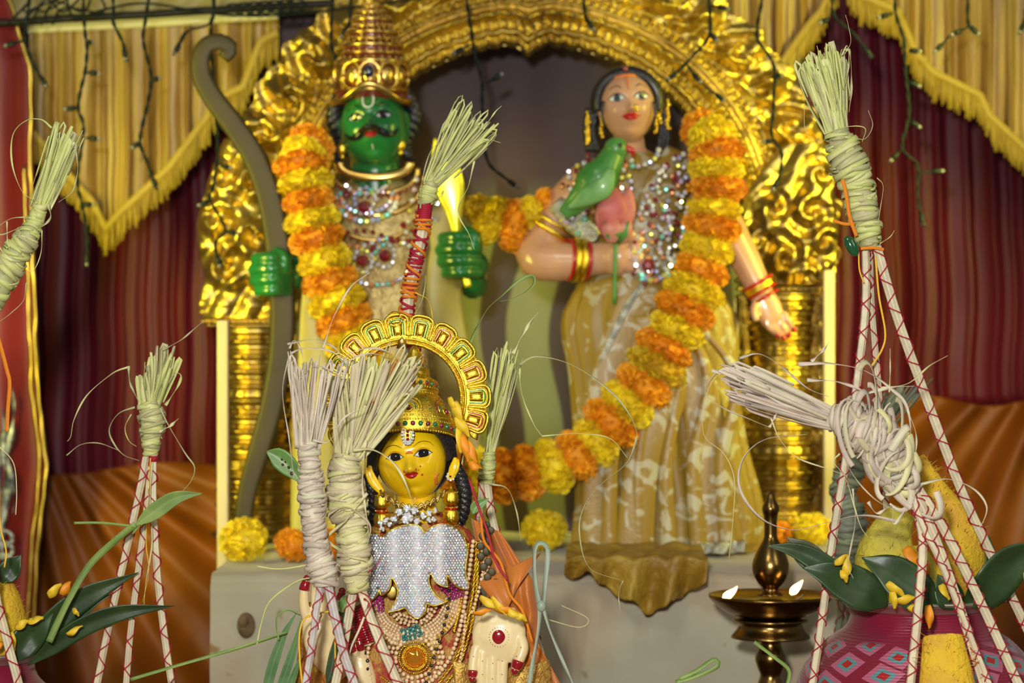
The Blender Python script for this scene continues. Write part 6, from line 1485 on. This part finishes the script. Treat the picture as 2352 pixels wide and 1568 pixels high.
mb = MB(); grid(mb, lambda u, v: F(lerp(1040, 1260, u) + 20 * v, lerp(1500, 1660, v) + 20 * math.sin(u * 3), 120 - 30 * u + 7 * math.sin(u * 16 + v * 3)), 40, 24, (0, .0015, 0)); obj('knee_cloth', mb, gb, god)
mb = MB(); rnd = random.Random(8)
for k in range(16):
    q = k / 15; ell(mb, F(1118 - 14 * math.sin(q * 5) + (k % 2) * 14, 1200 + q * 176, 84), 9 * s, 1.5 * s, 9 * s, 14, 10)
obj('dark_sequins', mb, mat('dark_sequin', (.06, .045, .015), .5, .3), god, kind='stuff')
# beaded necklaces
def tor(x, y, off): return on_ell(F, 957, 0, 190, 96, x, y, off)
def strand(name, pts, r, m, parent, off=10, gap=2.05, rows=1, kind='stuff', jit=.5, seed=1):
    rnd = random.Random(seed); P = spline([(x, y, 0) for x, y in pts], 300); mb = MB()
    for row in range(rows):
        L = 0; nxt = 0
        for i in range(299):
            seg = (P[i + 1] - P[i]); L += seg.length
            if L >= nxt:
                nrm = Vector((-seg.y, seg.x, 0)).normalized() * (row - (rows - 1) / 2) * r * 1.9
                ball(mb, tor(P[i].x + nrm.x + rnd.uniform(-jit, jit), P[i].y + nrm.y + rnd.uniform(-jit, jit), off + rnd.uniform(-1, 1)), r * s, 8, 6); nxt += r * gap
    return obj(name, mb, m, parent, kind=kind)
neck = thing('bead_necklace', tor(957, 1500, 10), 'layered pearl and gold bead necklace with a round amber medallion on the goddess chest', 'necklace')
teal = mat('teal_bead', (.01, .2, .2), .15, coat=1); magb = mat('magenta_bead', (.35, .01, .16), .15, coat=1); blk = mat('black_bead', (.01, .01, .012), .12, coat=1)
mb = MB()
for p, w_ in ((((858, 1366), (880, 1420), (925, 1448), (960, 1452), (1010, 1430), (1040, 1390), (1052, 1350)), 22),):
    Q = spline([(x, y, 0) for x, y in p], 50); sweep(mb, [tor(q.x, q.y, 6) for q in Q], w_ * s, 3 * s, 8)
obj('collar_band', mb, mat('beige_beading_cloth', (.62, .42, .2), .5, bump=1, bs=900), neck)
strand('pearl_strand', [(862, 1384), (884, 1424), (922, 1448)], 3.7, pearl_m, neck, 12, rows=6)
strand('pearl_strand', [(984, 1444), (1014, 1424), (1034, 1396), (1046, 1366)], 3.7, pearl_m, neck, 12, rows=6)
strand('teal_beads', [(930, 1444), (952, 1440), (974, 1428)], 3.9, teal, neck, 20, rows=4)
strand('magenta_beads', [(858, 1362), (870, 1376), (884, 1376)], 3.9, magb, neck, 15, rows=5)
strand('magenta_beads', [(1028, 1330), (1044, 1346), (1052, 1366)], 3.9, magb, neck, 15, rows=5)
strand('pearl_strand', [(904, 1386), (930, 1410), (966, 1414), (990, 1396), (1002, 1370)], 4.2, pearl_m, neck, 16, rows=3, jit=2)
strand('pearl_strand', [(866, 1410), (886, 1444), (930, 1466)], 4.6, pearl_m, neck, 14, rows=2, jit=1.5)
for rr, r_, n in ((44, 5.2, 26), (62, 5.4, 34), (54, 4.6, 30)):
    mb = MB(); rnd = random.Random(rr)
    for k in range(n): a = 2 * PI * k / n; ball(mb, tor(957 + rr * math.cos(a) + rnd.uniform(-1.5, 1.5), 1496 + rr * 1.02 * math.sin(a) + rnd.uniform(-1.5, 1.5), 16 + rnd.uniform(-2, 2)), r_ * s)
    obj('pearl_ring', mb, pearl_m, neck, kind='stuff')
mb = MB()
for rr, n in ((25, 44), (28, 40), (35, 46)):
    for k in range(n): a = 2 * PI * k / n; ball(mb, tor(957 + rr * math.cos(a), 1496 + rr * math.sin(a), 17), 2.6 * s, 6, 5)
obj('gold_bead_ring', mb, jewel_gold, neck, kind='stuff')
mb = MB(); c = tor(957, 1496, 16); n = 12; v = []
for r, dy, ao in ((9, -9, 0), (18, -5, .26), (23, 0, 0), (10, 6, 0)):
    for k in range(n): a = 2 * PI * k / n + ao; v.append(c + Vector((r * s * math.cos(a), dy * s, r * s * math.sin(a))))
f = [tuple(range(n))[::-1]]
for j in range(3):
    for k in range(n): a, b = j * n + k, j * n + (k + 1) % n; f += [(a, b, b + n), (a, b + n, a + n)]
mb.add(v, f); obj('amber_stone', mb, mat('amber_crystal', (.98, .36, .01), .05, .7, coat=1, spec=1), neck, smooth=False)
for k, (pts, r) in enumerate(((((1088, 1236), (1080, 1300), (1070, 1370), (1056, 1440), (1034, 1500), (996, 1546), (940, 1580)), 5.2), (((1104, 1240), (1112, 1290), (1100, 1350), (1084, 1400)), 4.6), (((1120, 1250), (1124, 1284), (1112, 1320)), 4.4), (((866, 1430), (850, 1490), (858, 1560)), 4.8), (((940, 1560), (900, 1556), (870, 1590)), 5), (((1070, 1400), (1066, 1460), (1050, 1540), (1020, 1590)), 4.4))):
    strand('pearl_strand', pts, r, pearl_m, neck, 20 if k == 0 else 12, seed=k, jit=.3)
strand('black_bead_strand', [(1034, 1326), (1034, 1370), (1026, 1410), (1016, 1448), (1002, 1490), (990, 1530), (976, 1570)], 4.6, blk, neck, 26, gap=4.2)
strand('black_bead_strand', [(838, 1470), (850, 1510), (846, 1550)], 4.6, blk, neck, 16, gap=4)
strand('gold_bead_strand', [(1034, 1326), (1034, 1370), (1026, 1410), (1016, 1448), (1002, 1490), (990, 1530), (976, 1570)], 2.2, jewel_gold, neck, 25, gap=2)
mb = MB()
for p in (((1096, 1236), (1092, 1300), (1084, 1370), (1068, 1450), (1044, 1510), (1000, 1568)), ((1100, 1236), (1098, 1300), (1092, 1380), (1078, 1450), (1056, 1516), (1016, 1568)), ((1078, 1240), (1070, 1310), (1060, 1380), (1044, 1440)), ((860, 1400), (900, 1460), (960, 1470), (1020, 1440), (1044, 1400)), ((880, 1540), (930, 1570), (980, 1560))):
    Q = spline([(x, y, 0) for x, y in p], 120)
    for sg in (0, PI): sweep(mb, [tor(q.x + 2.2 * math.cos(i * .8 + sg), q.y, 12 + 2.2 * math.sin(i * .8 + sg)) for i, q in enumerate(Q)], 2.2 * s, None, 5)
obj('gold_chains', mb, jewel_gold, neck, kind='stuff')
mb = MB(); ell(mb, F(1062, 1530, 112), 20 * s, 2 * s, 22 * s, 20, 10); ell(mb, F(905, 1348, 118), 13 * s, 2 * s, 15 * s, 16, 8); ell(mb, F(908, 1462, 100), 12 * s, 2 * s, 12 * s, 16, 8); ell(mb, F(998, 1466, 104), 12 * s, 2 * s, 12 * s, 16, 8); obj('gold_sequins', mb, gold_leaf, neck, kind='stuff')

# silver brooch
OUT = [(837, 1228), (848, 1218), (861, 1214), (874, 1214), (884, 1222), (892, 1216), (905, 1206), (924, 1199), (942, 1194), (958, 1194), (972, 1200), (979, 1211), (986, 1206), (998, 1198), (1012, 1193), (1025, 1192), (1040, 1196), (1052, 1204), (1064, 1216), (1072, 1234), (1076, 1255), (1074, 1275), (1072, 1292), (1073, 1310), (1079, 1336), (1066, 1339), (1054, 1334), (1040, 1321), (1031, 1307), (1030, 1320), (1032, 1333), (1018, 1330), (1005, 1322), (994, 1304), (990, 1314), (992, 1330), (999, 1344), (1007, 1354), (1020, 1362), (1033, 1363), (1020, 1370), (1007, 1374), (995, 1374), (985, 1371), (982, 1388), (974, 1398), (965, 1405), (954, 1400), (944, 1392), (936, 1381), (922, 1385), (897, 1389), (908, 1378), (916, 1362), (920, 1345), (917, 1328), (906, 1313), (905, 1328), (898, 1342), (883, 1352), (880, 1344), (878, 1336), (876, 1348), (866, 1360), (846, 1371), (843, 1350), (846, 1328), (840, 1308), (834, 1286), (834, 1255)]
def bro(x, y, off=0): return F(x, y, 132 + 16 * math.cos((x - 956) / 120 * 1.3) + 5 * math.cos((x - 905) * .055) + off)
def inside(x, y, poly, marg=0):
    ins = False; j = len(poly) - 1; dm = 1e9
    for i in range(len(poly)):
        (xi, yi), (xj, yj) = poly[i], poly[j]
        if (yi > y) != (yj > y) and x < (xj - xi) * (y - yi) / (yj - yi) + xi: ins = not ins
        L2 = (xj - xi) ** 2 + (yj - yi) ** 2; t_ = max(0, min(1, ((x - xi) * (xj - xi) + (y - yi) * (yj - yi)) / max(L2, 1e-9)))
        dm = min(dm, math.hypot(x - xi - t_ * (xj - xi), y - yi - t_ * (yj - yi))); j = i
    return ins and dm > marg
brooch = thing('silver_brooch', bro(956, 1405), 'large silver brooch packed with white rhinestones, leaf-shaped lobes, on the goddess chest', 'brooch')
from mathutils.geometry import delaunay_2d_cdt
ol = [Vector((q.x, q.y)) for q in spline([(x, y, 0) for x, y in OUT + OUT[:1]], 260)[:-1]]
inn = [Vector((834 + i * 7 + (j % 2) * 3.5, 1195 + j * 6)) for i in range(36) for j in range(36)]
op = [(q.x, q.y) for q in ol]; inn = [p for p in inn if inside(p.x, p.y, op, 2.5)]
cv, ce, cf, *_ = delaunay_2d_cdt(ol + inn, [], [list(range(len(ol)))], 1, 1e-5)
n0 = len(cv); mb = MB(); mb.add([bro(p.x, p.y, -1) for p in cv] + [bro(p.x, p.y, -8) for p in cv], [tuple(q) for q in cf] + [tuple(i + n0 for i in q[::-1]) for q in cf] + [(i, (i + 1) % len(ol), (i + 1) % len(ol) + n0, i + n0) for i in range(len(ol))])
obj('brooch_plate', mb, mat('dull_silver_plate', (.3, .28, .27), .4, .8), brooch, smooth=False)
mb = MB(); cl = spline([bro(x, y, -1) for x, y in OUT + OUT[:1]], 300); sweep(mb, cl, 1.6 * s, None, 6); obj('gold_edge', mb, jewel_gold, brooch)
mb = MB(); rnd = random.Random(12); y = 1196; row = 0
while y < 1404:
    x = 834 + (3.2 if row % 2 else 0)
    while x < 1082:
        if inside(x, y, op, 2.6): gem(mb, bro(x + rnd.uniform(-.4, .4), y + rnd.uniform(-.4, .4), 1), 3.05 * s, rnd, .6)
        x += 6.4
    y += 5.6; row += 1
obj('rhinestones', mb, stone_w, brooch, smooth=False, kind='stuff')
mb = MB(); mp_ = MB()      # small upper sprig
SPR = [((940, 1182, 14), (8, 8)), ((922, 1168, 9), (0, 0)), ((956, 1166, 9), (0, 0)), ((940, 1160, 8), (0, 0)), ((910, 1184, 8), (0, 0)), ((892, 1186, 7), (0, 0)), ((878, 1194, 6), (0, 0)), ((900, 1196, 6), (0, 0)), ((975, 1176, 8), (0, 0)), ((990, 1170, 7), (0, 0)), ((1004, 1164, 5), (0, 0)), ((988, 1186, 6), (0, 0)), ((1000, 1184, 5), (0, 0)), ((962, 1190, 8), (0, 0)), ((884, 1206, 6), (0, 0))]
for (x, y, r), _ in SPR:
    ell(mp_, F(x, y, 106), r * s, 2.5 * s, r * s, 12, 6)
    for k in range(int(r * r / 5)): rr = r * math.sqrt(rnd.random()) * .85; a = rnd.uniform(0, 6.28); gem(mb, F(x + rr * math.cos(a), y + rr * math.sin(a), 110), 3 * s, rnd, .6)
for (a, _), (b, _) in zip(SPR[:8], SPR[1:9]): sweep(mp_, [F(a[0], a[1], 105), F(b[0], b[1], 105)], 2.5 * s, None, 5)
obj('sprig_setting', mp_, tin, brooch, kind='stuff'); obj('sprig_rhinestones', mb, stone_w, brooch, smooth=False, kind='stuff')

# hands
def hand_parts(): pass
hnd = MB()
sweep(hnd, spline([F(1146, 1388, 112), F(1150, 1420, 122), F(1148, 1455, 124), F(1136, 1492, 120)], 20), [v_ * s for v_ in (36, 54, 62, 50)], [v_ * s for v_ in (14, 21, 22, 16)], 20)
ell(hnd, F(1180, 1440, 122), 28 * s, 16 * s, 42 * s); ell(hnd, F(1110, 1450, 124), 24 * s, 13 * s, 40 * s)
tips = []
for pts, r in ((((1096, 1470, 124), (1090, 1500, 128), (1088, 1524, 132), (1087, 1540, 136)), 12), (((1110, 1480, 124), (1108, 1520, 126), (1108, 1560, 124), (1108, 1592, 118)), 12.5), (((1133, 1482, 124), (1132, 1524, 126), (1131, 1568, 124), (1130, 1604, 118)), 13), (((1156, 1476, 122), (1155, 1520, 124), (1153, 1562, 122), (1151, 1594, 116)), 12.5), (((1190, 1440, 126), (1200, 1470, 136), (1190, 1500, 142), (1182, 1520, 144)), 14)):
    P = spline([F(*p) for p in pts], 20); sweep(hnd, P, [r * s, r * s, r * .95 * s, r * .7 * s], None, 14); tips.append((P, r))
sweep(hnd, spline([F(1146, 1412, 110), F(1136, 1420, 70), F(1110, 1430, 30)], 12), [30 * s, 34 * s, 40 * s], None, 16)
ho = obj('open_palm_hand', hnd, beige_skin, god); remesh(ho, .0009, 3)
nl = MB()
for P, r in tips:
    k0 = 13 if r not in (12, 14) else 14
    sweep(nl, P[k0:], [r * 1.02 * s, r * 1.02 * s, r * .9 * s, r * .55 * s], None, 14)
    ball(nl, P[-1], r * .72 * s, 12, 8)
obj('red_fingertips', nl, nail_red, ho, kind='stuff')
mb = MB(); ell(mb, F(1147, 1446, 143), 16 * s, 5 * s, 17 * s, 24, 12); md = mb
for k in range(22): a = 2 * PI * k / 22; ell(md, F(1147 + 22 * math.cos(a), 1446 + 22 * math.sin(a), 143), 1.2 * s, 4 * s, 1.2 * s, 6, 5)
obj('red_palm_mark', mb, nail_red, ho, kind='stuff')
mb = MB()
for x, y in ((1090, 1490), (1110, 1500), (1110, 1530), (1133, 1505), (1132, 1540), (1154, 1500), (1153, 1530), (1092, 1510), (1196, 1468), (1186, 1488)): ell(mb, F(x, y, 139 if x < 1160 else 152), 1.2 * s, 1.2 * s, 1.2 * s, 6, 5)
obj('finger_dots', mb, mat('dark_dots', (.1, .04, .01), .6), ho, kind='stuff')
hl = MB()
sweep(hl, spline([F(736, 1400, 60), F(738, 1440, 66), F(750, 1490, 60), F(790, 1540, 30)], 20), [v_ * s for v_ in (36, 40, 36, 34)], [v_ * s for v_ in (14, 18, 20, 26)], 18)
tl = []
for pts, r in ((((712, 1420, 62), (704, 1385, 66), (704, 1350, 68), (711, 1322, 70)), 12), (((732, 1400, 60), (730, 1350, 60), (732, 1310, 62)), 12), (((752, 1400, 60), (762, 1350, 62), (766, 1310, 64), (760, 1282, 64)), 12), (((768, 1420, 62), (784, 1390, 64), (790, 1350, 66)), 11)):
    P = spline([F(*p) for p in pts], 20); sweep(hl, P, [r * s, r * s, r * .9 * s, r * .7 * s], None, 14); tl.append((P, r))
h2 = obj('raised_hand', hl, beige_skin, god); remesh(h2, .0009, 3)
nl = MB()
for P, r in tl: sweep(nl, P[14:], [r * 1.05 * s, r * .95 * s, r * .6 * s], None, 12); ball(nl, P[-1], r * .74 * s, 12, 8)
obj('red_fingertips', nl, nail_red, h2, kind='stuff')
hf = MB()
sweep(hf, spline([F(822, 1490, 76), F(834, 1530, 80), (F(840, 1600, 70)), F(850, 1700, 40)], 20), [v_ * s for v_ in (24, 34, 38, 40)], [v_ * s for v_ in (18, 24, 28, 30)], 18)
tf = []
for pts, r in ((((826, 1500, 84), (816, 1480, 92), (812, 1462, 96)), 10), (((838, 1500, 86), (834, 1476, 94), (830, 1456, 98)), 10), (((812, 1520, 84), (802, 1508, 92), (800, 1492, 96)), 10)):
    P = spline([F(*p) for p in pts], 16); sweep(hf, P, [r * s, r * .95 * s, r * .7 * s], None, 12); tf.append((P, r))
h3 = obj('lowered_hand', hf, beige_skin, god); remesh(h3, .0009, 3)
nl = MB()
for P, r in tf: sweep(nl, P[7:], [r * 1.06 * s, r * s, r * .6 * s], None, 12); ball(nl, P[-1], r * .74 * s, 10, 8)
obj('red_fingertips', nl, nail_red, h3, kind='stuff')
mb = MB()
for k in range(15): q = k / 14; ring(mb, F(lerp(822, 850, q), lerp(1384, 1462, q), 84), (.34, 0, -1), lerp(20, 22, q) * s, 3.4 * s, 20)
obj('red_bangles', mb, nail_red, god, kind='stuff')
mb = MB(); tube(mb, [F(820, 1376, 84), F(850, 1470, 80)], 17 * s, 16, 8); obj('upper_forearm', mb, beige_skin, god)
F = Fr(2.12)
for p, w_, m_, lab in ((((740, 1408, 10), (704, 1416, 16), (690, 1450, 20), (690, 1510, 20), (696, 1568, 20)), 2.4, thread_ye, 'orange-yellow thread hanging in a loop from the raised hand'), (((740, 1410, 14), (722, 1450, 20), (708, 1520, 20), (700, 1580, 20)), 2.4, thread_ye, 'orange-yellow thread slanting beside the raised hand'), (((704, 1416, 20), (740, 1404, 24), (776, 1400, 20)), 2.2, thread_ye, 'orange-yellow thread lying across the raised palm'), (((772, 1440, 30), (772, 1500, 30), (776, 1590, 30)), 2, thread_ye, 'thin yellow thread hanging between the front stalks'),
        (((1104, 1170, 0), (1112, 1240, 10), (1150, 1290, 20), (1170, 1360, 24), (1200, 1400, 30), (1222, 1470, 30)), 3.4, yarn_or, 'orange yarn winding down the stalk beside the orange shawl'), (((1078, 1100, 0), (1094, 1150, 10), (1120, 1220, 20), (1136, 1280, 24), (1166, 1330, 30)), 3.2, thread_red, 'red thread running down beside the orange shawl')):
    P = spline([F(*q) for q in p], 40); mb = MB(); sweep(mb, P, w_ * F.s, None, 6); obj('thread', mb, m_, None, label=lab, cat='thread')
